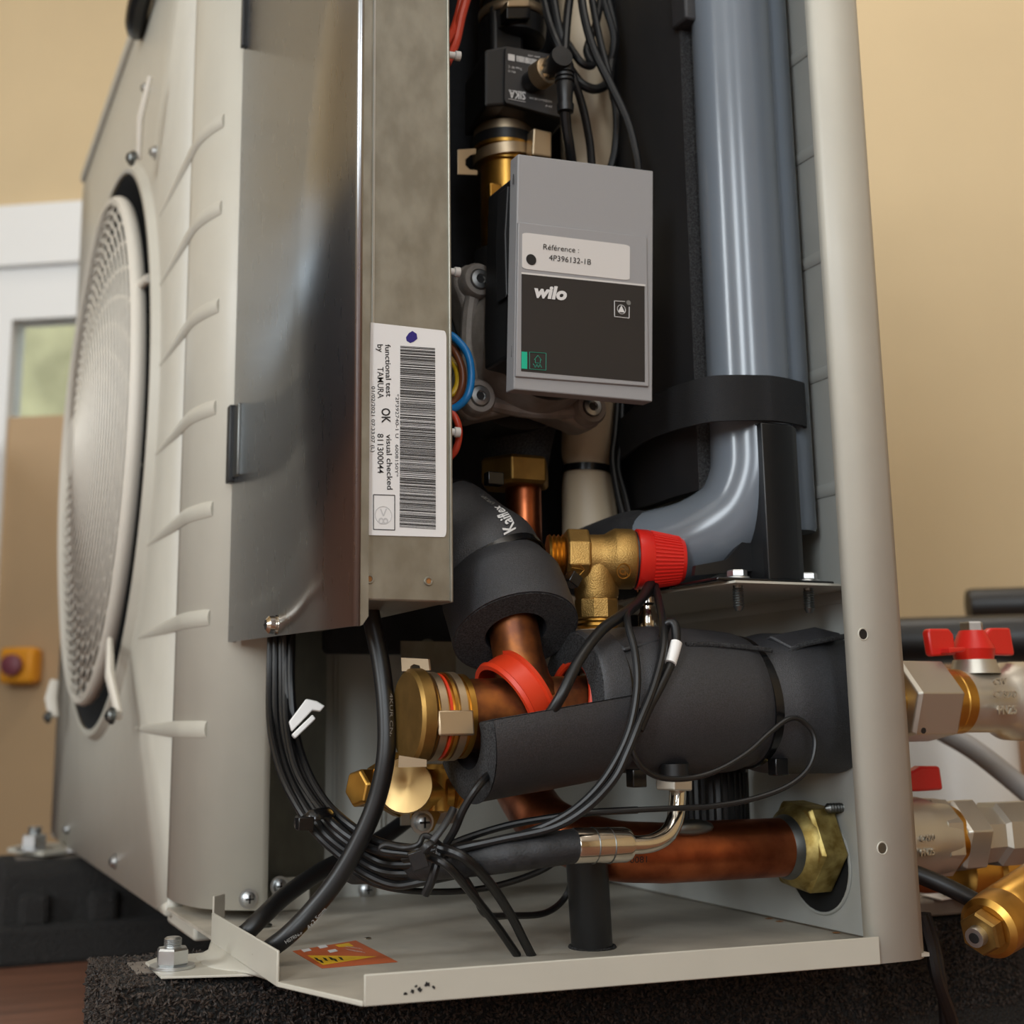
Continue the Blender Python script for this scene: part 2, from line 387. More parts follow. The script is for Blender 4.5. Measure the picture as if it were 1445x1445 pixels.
p = WALLP.at(1470, 1150, .55); q_ = MB().box(V(p.x, p.y, FLOOR+.17), (.19, .16, .17), (u_, -n_, V(0, 0, 1)))
cb = q_.build('cardboard_carton', 'cardboard', bevel=.004); tag(cb, 'brown cardboard carton on the floor at the right edge', 'carton')
MB().box(V(p.x, p.y, FLOOR+.3402), (.19, .025, .0004), (u_, -n_, V(0, 0, 1))).build('packing_tape', 'paper', cb, smooth=False)

# ================================================================== casing
WX = .391                      # inner face of the side panel
cs = thing('heat_pump_casing', 'beige sheet metal heat pump casing with round fan grille and open service side', 'heat pump', V(.19, .62, 0))
ZT = .95
YC, ZC, RH = .885, .462, .322
b = MB(); N = 96; Y0, Y1, Z0, Z1 = .43, 1.285, -.004, ZT
circ = []; rect = []
angs = [2*math.pi*i/N for i in range(N)]
for a in angs:
    cy, cz = math.cos(a), math.sin(a); circ.append(V(0, YC+cy*RH, ZC+cz*RH))
    t = min([((Y1-YC)/cy) if cy > 1e-9 else 1e9, ((Y0-YC)/cy) if cy < -1e-9 else 1e9, ((Z1-ZC)/cz) if cz > 1e-9 else 1e9, ((Z0-ZC)/cz) if cz < -1e-9 else 1e9])
    rect.append(V(0, YC+cy*t, ZC+cz*t))
lipi = [V(-.008, p.y+(YC-p.y)*.0, p.z) for p in circ]
lipo = [V(-.008, YC+(p.y-YC)*1.02, ZC+(p.z-ZC)*1.02) for p in circ]; lipb = [V(0, YC+(p.y-YC)*1.035, ZC+(p.z-ZC)*1.035) for p in circ]
inn = [V(.05, p.y, p.z) for p in circ]
o_ = 0; b.add(rect+lipb+lipo+lipi, [])
for k in range(3):
    for i in range(N): j = (i+1) % N; b.f.append([k*N+i, k*N+j, (k+1)*N+j, (k+1)*N+i])
for cyy, czz in ((Y1, Z1), (Y0, Z1), (Y0, Z0), (Y1, Z0)):     # fill the four rectangle corners
    best = sorted(range(N), key=lambda i: (rect[i]-V(0, cyy, czz)).length)[:2]
    b.add([V(0, cyy, czz), rect[best[0]], rect[best[1]]], [[0, 1, 2]])
prof = [(0, .43), (0, .40), (.0030, .379), (.0090, .358), (.0175, .343), (.0285, .3325), (.040, .3255), (.0525, .321), (.0535, .33)]
prof = [(p.x, p.y) for p in smoothpath([V(x, y, 0) for x, y in prof[:-1]], 3)] + [prof[-1]]
def strip(b, prof, z0, z1):
    n = len(prof); b.add([V(x, y, z0) for x, y in prof]+[V(x, y, z1) for x, y in prof], [[i, i+1, n+i+1, n+i] for i in range(n-1)])
strip(b, prof, .0105, ZT); strip(b, [(0, 1.285), (.004, 1.291), (.03, 1.291)], -.004, ZT); strip(b, [(0, .43), (.012, .43)], -.004, .0105)
fp = b.build('front_panel', 'beige', cs, solid=.0012, angle=50)
# pressed ribs that wrap round the corner
for (xr, yr), (xl, yl) in zip([(317, 155), (312, 285), (305, 427), (297, 577), (295, 715), (290, 868), (285, 1030)], [(225, 295), (222, 397), (222, 512), (218, 635), (205, 768), (195, 900), (190, 1028)]):
    zr = A(xr, yr, X=.004, Y=None).z; yl_ = A(xl, yl, X=-.001).y
    yl_ = min(max(yl_, .50), .62); path = [V(-.0002, yl_, 0), V(-.0002, .43, 0)] + [V(x, y, 0) for x, y in prof[1:-8] if y > .352]
    z = A(xl, yl, X=-.001).z*.5 + zr*.5
    pp = [V(q.x, q.y, z) for q in path]
    pin = MB(); pin.tube(pp, [.0020]+[.0068]*(len(pp)-2)+[.0062], 10, flat=.5, up=V(1, 0, 0)); pin.build('pressed_rib', 'beige', cs)
# grille
gr = MB().torus(V(-.014, YC, ZC), V(1, 0, 0), .290, .0050, 96, 10, sx=1.5).build('fan_grille', 'grille', cs)
def gx(r): return -.018 - .024*(1-(r/.30)**2)
for i in range(24):
    r = .035 + i*.0109; MB().torus(V(gx(r), YC, ZC), V(1, 0, 0), r, .0014, 72, 5, sx=1.2).build('grille_ring', 'grille', gr)
for i in range(36):
    a0 = 2*math.pi*i/36; pts = []
    for k in range(11):
        r = .03 + .262*k/10; a = a0 + .9*(k/10)**1.3; pts.append(V(gx(r)+.003, YC+r*math.cos(a), ZC+r*math.sin(a)))
    MB().tube(pts, .0020, 5).build('grille_spoke', 'grille', gr)
MB().lathe(V(gx(0)-.002, YC, ZC), V(1, 0, 0), [(0, .0), (.001, .034), (.008, .036)], 40).build('grille_hub', 'grille', gr)
fan = MB().lathe(V(.06, YC, ZC), V(1, 0, 0), [(0, .0), (0, .05), (.012, .062), (.07, .062)], 32).build('fan', 'black_plastic', cs)
for i in range(3):
    a = 2.09*i+.4; e = V(0, math.cos(a), math.sin(a)); t = V(0, -math.sin(a), math.cos(a)); c = V(.1, YC, ZC)
    q = [c+e*.06+t*-.05+V(.02, 0, 0), c+e*.06+t*.05-V(.02, 0, 0), c+e*.31+t*.15-V(.03, 0, 0), c+e*.31-t*.08+V(.03, 0, 0)]
    MB().prism(q, V(.004, 0, 0)).build('fan_blade', 'black_plastic', fan)
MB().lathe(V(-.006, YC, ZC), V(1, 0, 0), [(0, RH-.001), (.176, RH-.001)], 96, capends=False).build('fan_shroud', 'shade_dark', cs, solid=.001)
MB().lathe(V(.17, YC, ZC), V(1, 0, 0), [(0, 0), (0, .325), (.003, .325)], 48).build('fan_shade_disc', 'shade_dark', cs)  # dark disc put in for the shade behind the grille
# grille clips: pegs in the gap, clip arms with screws
for x, y in ((205, 401), (189, 660)):
    c = A(x, y, X=-.008); MB().cyl(c+V(-.006, .02, 0), c+V(.0, -.02, 0), .0045).build('grille_peg', 'grille', gr)
for x0, y0, x1, y1, wd in ((212, 108, 196, 225, .006), (155, 905, 168, 1010, .008), (77, 960, 76, 1012, .008)):
    p, q = A(x0, y0, X=-.02), A(x1, y1, X=-.02)
    o2 = MB().tube([p, p*.5+q*.5+V(-.004, 0, 0), q], [wd*.7, wd, wd*.8], 8, flat=.6).build('grille_clip', 'grille', gr)
    screw(o2, q+V(-.006, 0, 0), V(-1, -.3, 0), .006, 'clip_screw', 'zinc_dark')
for x, y in ((207, 125), (219, 215), (163, 1216), (96, 1170)):
    screw(cs, A(x, y, X=-.001), V(-1, 0, 0), .0055, 'panel_screw')
screw(cs, A(350, 1268, Y=.3215), V(0, -1, 0), .0052, 'panel_screw')
# lid
b = MB().bx(-.006, .40, .0, 1.275, ZT, ZT+.018); b.build('lid', 'beige', cs, bevel=.004)
MB().tube(smoothpath([A(193, 44, X=-.006), A(192, 30, X=-.012), A(199, -5, X=-.014), A(222, -60, X=-.010), A(250, -110, X=-.004)]), [.006]+[.012]*32, 10).build('lid_strap', 'black_plastic', cs)
# side panel: return flange (post), rounded corner, wall
pr_ = [(.352, .012), (.3462, .010), (.3455, .004), (.3465, 0), (.372, 0), (.380, .0012), (.386, .0045), (.3895, .010), (WX, .02), (WX, .47)]
b = MB(); strip(b, pr_, -.0005, ZT); 
sp = b.build('side_panel', 'beige', cs, solid=.0013, angle=60)
b = MB().bx(WX-.0025, WX-.0009, .012, .47, .004, ZT); b.build('panel_lining', 'panel_grey', cs, smooth=False)
for yp in (-75, 80, 225, 378, 540, 702, 850):
    c = A(1128, yp, X=WX-.002); MB().tube([V(WX-.0026, .016, c.z), V(WX-.0026, .40, c.z)], .0048, 10, flat=.45, up=V(1, 0, 0)).build('pressed_rib', 'panel_grey', cs)
for x, y in ((1218, 895), (1245, 1197)):
    c = A(x, y, Y=-.0007); q = MB().torus(c, V(0, 1, 0), .0037, .0005, 24, 6).build('screw_hole', 'beige', cs)
    MB().lathe(c+V(0, .0002, 0), V(0, -1, 0), [(0, .0034), (.0001, .0034)], 20).build('hole_shadow', 'zinc_dark' if y > 1000 else 'ink', q)
c = A(1185, 1140, X=WX-.004); b = MB()
b.lathe(c+V(.002, 0, 0), V(-1, 0, 0), [(0, .0035)]+[(.001+.0012*i, .0035 if i % 2 else .0028) for i in range(10)]+[(.0145, .001)], 16); b.build('screw_tip', 'zinc_dark', cs)
# tray
OUT = [(0, .40), (0, .0905), (.0265, .0205), (.345, -.0045), (.346, .002), (WX-.002, .002), (WX-.002, .52), (.0, .52)]
b = MB().prism([V(x, y, .0005) for x, y in OUT], V(0, 0, .0022)); tr = b.build('base_tray', 'beige_tray', cs, smooth=False)
def wallstrip(p, q, z0, z1, th=.0016):
    p = V(*p); q = V(*q); d = (q-p).normalized(); n = V(d.y, -d.x, 0)*th
    return MB().hull8([V(p.x, p.y, z0), V(q.x, q.y, z0), V(q.x, q.y, z0)+n, V(p.x, p.y, z0)+n], [V(p.x, p.y, z1), V(q.x, q.y, z1), V(q.x, q.y, z1)+n, V(p.x, p.y, z1)+n])
wallstrip((.0262, .0212, 0), (.3455, -.0032, 0), 0, .0160).build('tray_flange', 'beige', tr, bevel=.0006)
wallstrip((.0, .262, 0), (.0, .0915, 0), 0, .0195).build('tray_flange', 'beige', tr, bevel=.0006)
wallstrip((.010, .272, 0), (.0, .262, 0), 0.004, .030).build('tray_tab', 'beige_tray', tr, bevel=.0006)
wallstrip((.0, .0915, 0), (.0265, .0205, 0), 0, .0028).build('tray_corner_lip', 'beige', tr, bevel=.0006)
# dark smeared stamp on the front flange
fpl = Plane(V(.0262, .0196, 0), V(.0244, .3193, 0)*-1)
for i, (x, y, r_) in enumerate([(572, 1402, 3.4), (582, 1399, 4.2), (592, 1396, 4.5), (603, 1389, 5.5), (612, 1393, 3.2), (587, 1392, 2.6)]):
    c = fpl.at(x, y, .0001); rs_ = random.Random(i); MB().prism([c + (V(1, -.07, 0)*math.cos(k*.7)*r_*mpp(c)*rs_.uniform(.5, 1.0) + V(0, 0, 1)*math.sin(k*.7)*r_*mpp(c)*rs_.uniform(.3, 1)) for k in range(9)], V(0, -.0002, 0)).build('ink_smudge', 'ink', tr, smooth=False)
# lower skirt below the corner, mounting legs
b = MB(); b.add(*(lambda m_: (m_.v, m_.f))(MB().bx(.004, .10, .345, .45, -.012, .0)))
b.build('bottom_skirt', 'beige', cs, bevel=.003)
b = MB().bx(.012, .37, .36, 1.25, -.004, .0005); b.build('bottom_pan', 'beige_tray', cs, smooth=False)
lg = [A(205, 1361, Z=-.006), A(227, 1382, Z=-.006), A(392, 1377, Z=-.006), A(372, 1352, Z=-.006), A(300, 1346, Z=-.006), A(222, 1354, Z=-.006)]
ml = MB().prism(lg, V(0, 0, .0016)).build('mounting_leg', 'beige', cs, smooth=False, bevel=.0005)
bo = smoothpath([A(276, 1351, Z=-.0044), A(286, 1361, Z=-.0044), A(304, 1367, Z=-.0044), A(340, 1372, Z=-.0044), A(376, 1378, Z=-.0044)], 4); to = smoothpath([A(300, 1322, X=.0012), A(318, 1334, X=.0012), A(345, 1353, X=.0012), A(372, 1371, X=.0012), A(390, 1384, X=.0012)], 4)
mi = [(p+q)*.5 + V(.003, .0, -.0022) for p, q in zip(bo, to)]; b = MB(); n = len(bo); b.add(bo+mi+to, [[r_*n+i, r_*n+i+1, (r_+1)*n+i+1, (r_+1)*n+i] for r_ in (0, 1) for i in range(n-1)])
b.build('leg_gusset', 'beige', ml, solid=.001, angle=60)
lg = [A(10, 1203, Z=-.012), A(60, 1209, Z=-.012), A(95, 1205, Z=-.012), A(90, 1196, Z=-.012), A(40, 1195, Z=-.012)]
MB().prism(lg, V(0, 0, .006)).build('mounting_leg', 'beige', cs, smooth=False, bevel=.001)
# partition behind the pipework
b = MB().bx(.045, WX-.003, .422, .426, 0, ZT); pt = b.build('partition', 'panel_light', cs, smooth=False)
for x in (470, 476, 536, 542):
    p = A(x, 1180, Y=.421); MB().bx(p.x-.0012, p.x+.0012, .4198, .422, .04, .4).build('pressed_line', 'panel_light', pt, bevel=.001)
b = MB(); strip(b, [(.0555, .335), (.0575, .36), (A(458, 1100, Y=.385).x, .385), (A(458, 1100, Y=.385).x, .42)], .003, .6)
b.build('partition_edge', 'galv', cs, solid=.001)
c = A(395, 1246, Y=.365); MB().bx(c.x-.012, c.x+.024, .364, .366, .003, c.z+.004).build('fixing_tab', 'beige', cs, bevel=.0008)
for x, y, Yd in ((394, 1250, .363), (517, 1255, .4195), (603, 915, .30)):
    screw(cs, A(x, y, Y=Yd), V(0, -1, 0), .0055, 'partition_screw', 'zinc_dark' if y < 1000 else 'zinc')
# galvanised plate behind the service valve
p, q = A(566, 1165, Y=.24), A(645, 1165, Y=.24); zt = A(600, 905, Y=.24).z
MB().bx(p.x, q.x, .24, .242, p.z, zt).build('galvanised_plate', 'galv', cs, smooth=False)
# black foam lining behind the pump
b = MB().bx(.10, WX-.004, .33, .35, .20, ZT); b.build('foam_lining', 'foam_back', cs, bevel=.004)
# shelf with bolts
S = .2322
f_ = A(1038, 822, Z=S); sh = [f_, V(WX-.004, f_.y-.004, S), V(WX-.004, .28, S), V(A(930, 838, Z=S).x+.02, .28, S), A(930, 838, Z=S)]
shelf = MB().prism(sh, V(0, 0, .0015)).build('shelf', 'beige', cs, smooth=False)
# rust stain specks at the tray back
for x, y in ((1180, 1316), (1100, 1300), (1085, 1296)):
    c = A(x, y, Z=.0032); MB().lathe(c, V(0, 0, 1), [(0, .003), (.0004, .001)], 10).build('rust_speck', 'rust', tr)
for x, y, l in ((1007, 1258, 0), ):
    c = A(x+22, y-4, Y=.33); ft = MB().lathe(c, V(-1, -.5, 0), [(0, .012), (.02, .012), (.022, .018), (.03, .018), (.03, .010), (.028, .008)], 24).build('drain_socket', 'white_plastic', cs)
    MB().box(c+V(.012, -.02, .0), (.003, .002, .010)).build('blue_mark', 'ink_blue', ft, bevel=.001)
c = A(965, 1262, Y=.31); MB().tube(smoothpath([c+V(-.004, 0, .014), c+V(0, 0, .010), c+V(.006, 0, -.012)]), [.004]*16+[.004], 8).build('yellow_peg', 'sticker_yellow', cs)
# ================================================================== rubber feet and bolts
def foot(name, label, x0, x1, y0, y1, zt, zb, recess=True):
    o = thing(name, label, 'rubber foot', V((x0+x1)/2, (y0+y1)/2, zb), 'rubber granulate mounting feet')
    prof = [(y0-.006, zb), (y1+.006, zb), (y1, zt-.012), (y1-.012, zt), (y0+.012, zt), (y0, zt-.012)]
    MB().prism([V(x0, y, z) for y, z in prof], V(x1-x0, 0, 0)).build('body', 'rubber', o, bevel=.005, smooth=False)
    MB().bx(x0+.02, x1-.02, (y0+y1)/2-.02, (y0+y1)/2+.02, zt-.001, zt+.0012).build('mounting_rail', 'plank', o, smooth=False)
    return o
def granules(o, n, x0, x1, y0, zt, zb):
    rg_ = random.Random(11); b = MB()
    for i in range(n):
        x = rg_.uniform(x0, x1); k = rg_.random()
        if k < .62: c = V(x, y0-.004, rg_.uniform(zb, zt-.006)); c.y += -.002*(zt-c.z)/.1
        elif k < .80: c = V(x, y0+rg_.uniform(.0, .012), zt-.006+rg_.uniform(-.004, .004))
        elif k < .9: c = V(x0+rg_.uniform(-.002, .001), y0+rg_.uniform(0, .12), rg_.uniform(zb, zt))
        else: c = V(x0+rg_.random()**2*(.14), y0+rg_.uniform(.008, .12), zt)
        d = V(rg_.gauss(0, 1), rg_.gauss(0, 1), rg_.gauss(0, 1)).normalized(); _, u, v = basis(d); a, h, g = rg_.uniform(.0012, .0030), rg_.uniform(.0008, .0016), rg_.uniform(.0006, .0012)
        b.add([c+d*a, c-d*a, c+u*h, c-u*h, c+v*g, c-v*g], [[0, 2, 4], [0, 4, 3], [0, 3, 5], [0, 5, 2], [1, 4, 2], [1, 3, 4], [1, 5, 3], [1, 2, 5]])
    g_ = b.build('rubber_granules', 'granule', o, smooth=False); g_['kind'] = 'stuff'
f1 = foot('rubber_foot', 'near rough black rubber granulate foot block under the open tray', A(162, 1400, Y=.17).x, .95, .165, .30, -.0085, FLOOR)
granules(f1, 16000, A(162, 1400, Y=.17).x, .62, .165, -.0085, -.075)
f2 = foot('rubber_foot', 'far black rubber foot block on the floor below the fan grille', A(2, 1215, Y=1.06).x, .95, 1.04, 1.18, -.0165, FLOOR)
MB().bx(A(2, 1215, Y=1.05).x-.004, .95, 1.015, 1.20, FLOOR, FLOOR+.045).build('foot_base', 'rubber', f2, bevel=.006, smooth=False)
for x in (-.06, .02, .12, .22):
    MB().bx(x, x+.035, 1.022, 1.045, FLOOR+.04, -.05).build('buttress', 'rubber', f2, bevel=.008, smooth=False)
def hexbolt(label, c, r, h, group='zinc hex nuts on the mounting legs'):
    o = thing('hex_nut', label, 'nut', c, group)
    MB().lathe(c, V(0, 0, 1), [(0, r*1.35), (r*.16, r*1.35)], 28).build('washer', 'zinc', o)
    MB().hexn(c+V(0, 0, r*.16), c+V(0, 0, r*1.15), r, V(.9, .4, 0)).build('nut', 'zinc', o, angle=25, smooth=False)
    prof = [(r*1.1, r*.52)]
    for i in range(5): prof += [(r*(1.2+.1*i), r*.46), (r*(1.25+.1*i), r*.54)]
    MB().lathe(c, V(0, 0, 1), prof+[(r*1.75, r*.4), (r*1.75, 0)], 20).build('threaded_rod', 'zinc', o)
hexbolt('zinc hex nut on a threaded stud on the near foot', A(243, 1365, Z=-.0042), .0105, .01)
hexbolt('blurred zinc hex nut on the far foot', A(48, 1199, Z=-.006), .016, .012)

# ================================================================== electrical box
eb = thing('electrical_box', 'galvanised steel electrical box with a white barcode label', 'electrical box', V(.06, .19, .2))
MB().bx(.0365, .0905, .052, .318, .2158, ZT-.004).build('box_body', 'galv', eb, bevel=.0012)
cp, cq = V(.0205, .328, 0), V(.0288, .0485, 0)
b = MB(); strip(b, [(cp.x+.006, cp.y+.001), (cp.x, cp.y), (cq.x-.0003, cq.y+.003), (cq.x+.0008, cq.y), (cq.x+.003, cq.y-.0008)], .2, ZT-.002)
za, zb_ = .2072, .2005     # lower edge, slightly slanted
for v in b.v:
    if v.z < .25: v.z = zb_ + (za-zb_)*max(0, (v.y-.0485))/.28
cov = b.build('front_cover', 'galv_cover', eb, solid=.0011, angle=50)
q = [V(cq.x+.003, cq.y-.0008, .2005), V(cq.x+.0045, cq.y-.0008, .2012), V(cq.x+.0080, cq.y-.0008, .2062), V(cq.x+.0080, cq.y-.0008, ZT-.002), V(cq.x+.003, cq.y-.0008, ZT-.002)]
MB().prism(q, V(0, .0011, 0)).build('cover_flange', 'galv', eb, smooth=False)
xs_ = A(527.5, 300, Y=.0515).x; MB().bx(xs_-.0006, xs_+.0006, .0512, .0525, .35, ZT-.004).build('seam', 'zinc', eb, smooth=False)
MB().bx(.0895, .0912, .0505, .07, .2158, ZT-.004).build('side_lip', 'galv', eb, bevel=.0006)
for x, y in ((521.5, 817), (605, 820)):
    c = A(x, y, Y=.0515); o2 = MB().torus(c, V(0, 1, 0), .0022, .0007, 20, 6).build('rivet_hole', 'galv', eb)
    MB().lathe(c+V(0, .0003, 0), V(0, -1, 0), [(0, .0018), (.0003, .0018)], 16).build('hole_shadow', 'rust', o2)
cpl = Plane(cp, V(-(cp.y-cq.y), (cp.x-cq.x), 0))
sc_ = cpl.at(392, 882); nn = cpl.n
s_ = MB().lathe(sc_, nn, [(0, .0068), (.0012, .0068), (.0012, .0056), (.0024, .0056), (.0024, .005), (.0032, .005), (.0032, .0062), (.0065, .006), (.0085, .0035), (.0087, 0)], 28).build('cover_screw', 'chrome', eb)
_, u, v = basis(nn); MB().box(sc_+nn*.0085, (.003, .0006, .0006), (u, v, nn)).box(sc_+nn*.0085, (.0006, .003, .0006), (u, v, nn)).build('cross_slot', 'ink', s_, smooth=False)
z0, z1 = cpl.at(330, 690).z, cpl.at(333, 572).z
ck = MB().bx(cp.x-.005, cp.x+.001, cp.y-.006, cp.y+.004, z0+.005, z1).build('edge_clip', 'black_plastic', eb, bevel=.0008)
MB().bx(cp.x-.002, cp.x+.001, cp.y-.022, cp.y-.006, z0+.008, z1-.002).build('clip_tab', 'zinc_dark', eb, bevel=.0008)
MB().bx(cp.x-.004, cp.x+.001, cp.y-.01, cp.y-.004, cpl.at(348, 66).z, ZT-.01).build('edge_seal', 'black_plastic', eb, bevel=.0006)
# label
lp = PY(.0515); lq = quadmap([(523, 455), (630, 467), (630, 758), (518, 755)])
lb = pxprism(eb, 'barcode_label', [lq(s, t) for s, t in [(0, 0)]+rrect(.0, .0, 1, 1, .035)[0:10]+[(0, 1)]], lp, .0004, 'paper_white', .0004)
bb = MB(); y = 488.0; rnd = random.Random(3)
while y < 744:
    h = rnd.choice([.7, .7, 1.2, 1.9]); x0, x1 = 565-.004*(y-488), 614+.004*(y-488)
    bb.prism([lp.at(xx, yy, .0006) for xx, yy in ((x0, y-.0), (x1, y+3.2), (x1, y+h+3.2), (x0, y+h))], V(0, .0002, 0)); y += h + rnd.choice([.6, .7, 1.0, 1.5])
bb.build('barcode', 'ink', lb, smooth=False)
T = lambda s, x0, y0, x1, y1, h, mt='ink', **k: pxtext(lb, 'lettering', s, lp, (x0, y0), (x1, y1), (h, 0), mt, off=.0006, **k)
T('*2P392740-1 U   6008150Y*', 558.5, 556, 557.5, 673, 4.6)
T('functional test', 543.5, 486, 545.0, 560, 7.6, bold=.012); T('OK', 538.5, 576, 539, 597, 12, bold=.02); T('visual checked', 545, 613, 546.5, 691, 7.6, bold=.012)
T('by', 532.5, 486, 533, 497, 8, bold=.012); T('TAMURA', 532.6, 518, 533, 562, 8.6, bold=.003); T('811300044', 532.6, 612, 533, 668, 8.4, bold=.008)
T('01/02/2021 07:33:07 (L)', 524.4, 545, 523.8, 638, 5.0, bold=.002)
for p, q in (((527, 698), (557, 699)), ((557, 699), (557, 748)), ((557, 748), (527, 747)), ((527, 747), (527, 698))):
    MB().tube([lp.at(*p, .0005), lp.at(*q, .0005)], .00028, 6).build('stamp_frame', 'ink', lb)
MB().torus(lp.at(541, 727, .0005), V(0, 1, 0), 13*.00040, .0002, 30, 5).build('stamp_ring', 'ink_faint', lb)
pxtext(lb, 'lettering', '>8', lp, (534, 718), (534, 740), (14, 0), 'ink_faint', off=.0006)
c = [(573, 476), (577, 470), (582, 467), (588, 471), (589, 478), (584, 482), (579, 484), (574, 481)]
pxprism(lb, 'pen_mark', c, lp, .0002, 'ink_blue', .0006)

# ================================================================== circulation pump
pc = A(754, 486, Y=.15)
pump = thing('circulation_pump', 'cast grey circulation pump with a light grey control head', 'pump', A(754, 600, Y=.19))
bs = [A(675, 396, Y=.14), A(840, 412, Y=.14), A(833, 575, Y=.14), A(675, 560, Y=.14)]
def blend(cen, pts, rb, waist, nseg=7):
    out = []
    n = len(pts)
    for i, p in enumerate(pts):
        e = math.atan2(p.z-cen.z, p.x-cen.x)
        for k in range(nseg):
            a = e + math.radians(80 - 160*k/(nseg-1)); out.append(V(p.x+rb*math.cos(a), p.y, p.z+rb*math.sin(a)))
        q = pts[(i+1) % n]; md = (p+q)*.5; out.append(cen + (md-cen).normalized()*waist); out[-1].y = p.y
    return out
cen = sum(bs, V(0, 0, 0))/4
pol = blend(cen, bs, .0150, .046)
pol = [V(p.x, .146, p.z) for p in pol]
MB().prism(pol, V(0, .026, 0)).build('flange', 'pump_grey', pump, bevel=.004, bseg=3)
pol2 = [V(cen.x+(p.x-cen.x)*.86, .139, cen.z+(p.z-cen.z)*.86) for p in pol]
MB().lathe(V(cen.x, .152, cen.z), V(0, -1, 0), [(0, .0525), (.012, .0505), (.022, .0475), (.03, .046)], 56).build('motor_shoulder', 'pump_grey', pump)
MB().lathe(V(cen.x, .125, cen.z), V(0, -1, 0), [(0, .0455), (.034, .0455), (.036, .043), (.036, 0)], 56).build('motor_can', 'pump_black', pump)
MB().torus(V(cen.x, .104, cen.z), V(0, 1, 0), .0462, .0016, 64, 8).build('motor_ring', 'zinc', pump)
for p in bs:
    MB().lathe(V(p.x, .17, p.z), V(0, -1, 0), [(0, .0135), (.030, .0130), (.033, .0112), (.033, .0078), (.031, .0078)], 28).build('screw_boss', 'pump_grey', pump)
    o2 = MB().lathe(V(p.x, .140, p.z), V(0, -1, 0), [(0, .0068), (.004, .0068)] + [(.0045, .0066), (.005, .0036), (.0036, .0034), (.0036, 0)], 24).build('socket_screw', 'zinc', pump)
    MB().lathe(V(p.x, .1366, p.z), V(0, -1, 0), [(0, .0034), (.0003, .0034)], 6).build('socket', 'ink', o2, smooth=False)
for p, q in ((bs[0], bs[3]), (bs[3], bs[2])):
    pp = [V(p.x, .146, p.z)*(1-t)+V(q.x, .146, q.z)*t + (cen-(p+q)*.5)*(-.12*4*t*(1-t))*V(1, 0, 1).length/1.414 for t in [i/8 for i in range(9)]]
    pp = [V(v.x, .146, v.z) for v in pp]; MB().tube(pp, .0055, 10).build('flange_rib', 'pump_grey', pump)
MB().lathe(V(cen.x, .172, cen.z), V(0, 1, 0), [(0, .056), (.02, .060), (.05, .055), (.07, .03)], 48).build('volute', 'pump_black', pump)
nk = A(735, 625, Y=.2); MB().lathe(V(nk.x, .205, cen.z-.03), V(0, 0, -1), [(0, .034), (.03, .026), (.06, .020), (abs(cen.z-.03-nk.z)+.012, .020)], 36).build('outlet_neck', 'foam_cut', pump)
nk2 = A(710, 375, Y=.2); MB().lathe(V(nk2.x, .205, cen.z+.03), V(0, 0, 1), [(0, .034), (.02, .022), (abs(nk2.z-cen.z-.03)+.012, .020)], 36).build('inlet_neck', 'pump_black', pump)
# control head
hTL, hTR, hBL = A(731, 217, Y=.0700), A(922, 241, Y=.0745), A(725, 549, Y=.0690)
HP = Plane(hTL, (hTR-hTL).cross(hBL-hTL))
hd = pxprism(pump, 'control_head', [(731, 217), (922, 241), (921, 567), (725, 549)], HP, .0115, 'head_grey', bevel=.0009, smooth=True)
pxprism(pump, 'head_housing', [(727, 246), (900, 262), (900, 545), (723, 500), (722, 432)], HP, .042, 'pump_black', -.011, bevel=.002)
pxprism(pump, 'side_latch', [(716, 262), (730, 262), (727, 402), (714, 420), (712, 330)], HP, .014, 'pump_black', -.014, bevel=.001)
fr = pxprism(hd, 'front_frame', [(731.5, 313), (913, 334), (916, 545.5), (728, 531)], HP, .0025, 'head_grey', .0018, bevel=.0006, smooth=True)
pxprism(hd, 'display_panel', [(736.3, 386.4), (909.6, 404), (910, 539), (735.6, 523.6)], HP, .001, 'head_black', .0021)
pxprism(hd, 'recess_line', [(736, 384), (911, 401.5), (911, 404), (736, 386.4)], HP, .0006, 'paper', .0020)
sq = quadmap([(737, 327.7), (889, 346), (888.6, 395.7), (736.7, 379)])
stc = pxprism(hd, 'reference_sticker', [sq(s*1.0, t) for s, t in [((x), (y)) for x, y in rrect(0, 0, 1, 1, .06)]], HP, .0003, 'paper', .0022)
ht = lambda par, s, a, b_, up, mt, **k: pxtext(par, 'lettering', s, HP, a, b_, up, mt, off=.0026, **k)
ht(stc, 'Référence :', (766.6, 351.6), (817, 356.8), (.4, -7.6), 'ink'); ht(stc, '4P396132-1B', (774.6, 367), (834, 373.6), (.4, -7.8), 'ink')
dotc = HP.at(749.5, 366.4, .0023); MB().lathe(dotc, HP.n, [(0, 8*mpp(dotc)), (.0003, 8*mpp(dotc))], 28).build('black_dot', 'ink', stc)
ht(hd, 'wilo', (753.5, 418.6), (799.8, 423.2), (.6, -17.2), 'ink_white', shear=.16, bold=.045)
def pxline(par, name, pl, pts, wpx, mt, off=.0024, closed=False):
    P = [pl.at(x, y, off) for x, y in pts]
    if closed: P = P + [P[0]]
    b = MB()
    for p, q in zip(P, P[1:]): b.tube([p, q], wpx*.5*mpp(p), 6)
    return b.build(name, mt, par)
pxline(hd, 'pump_icon', HP, [(882, 425.6), (867, 424.6), (867.3, 446.8), (887.8, 449), (888, 433)], 1.0, 'ink_white')
ic = HP.at(877, 436.6, .0024); MB().torus(ic, HP.n, 6.6*mpp(ic), .4*mpp(ic), 28, 6).build('icon_ring', 'ink_white', hd)
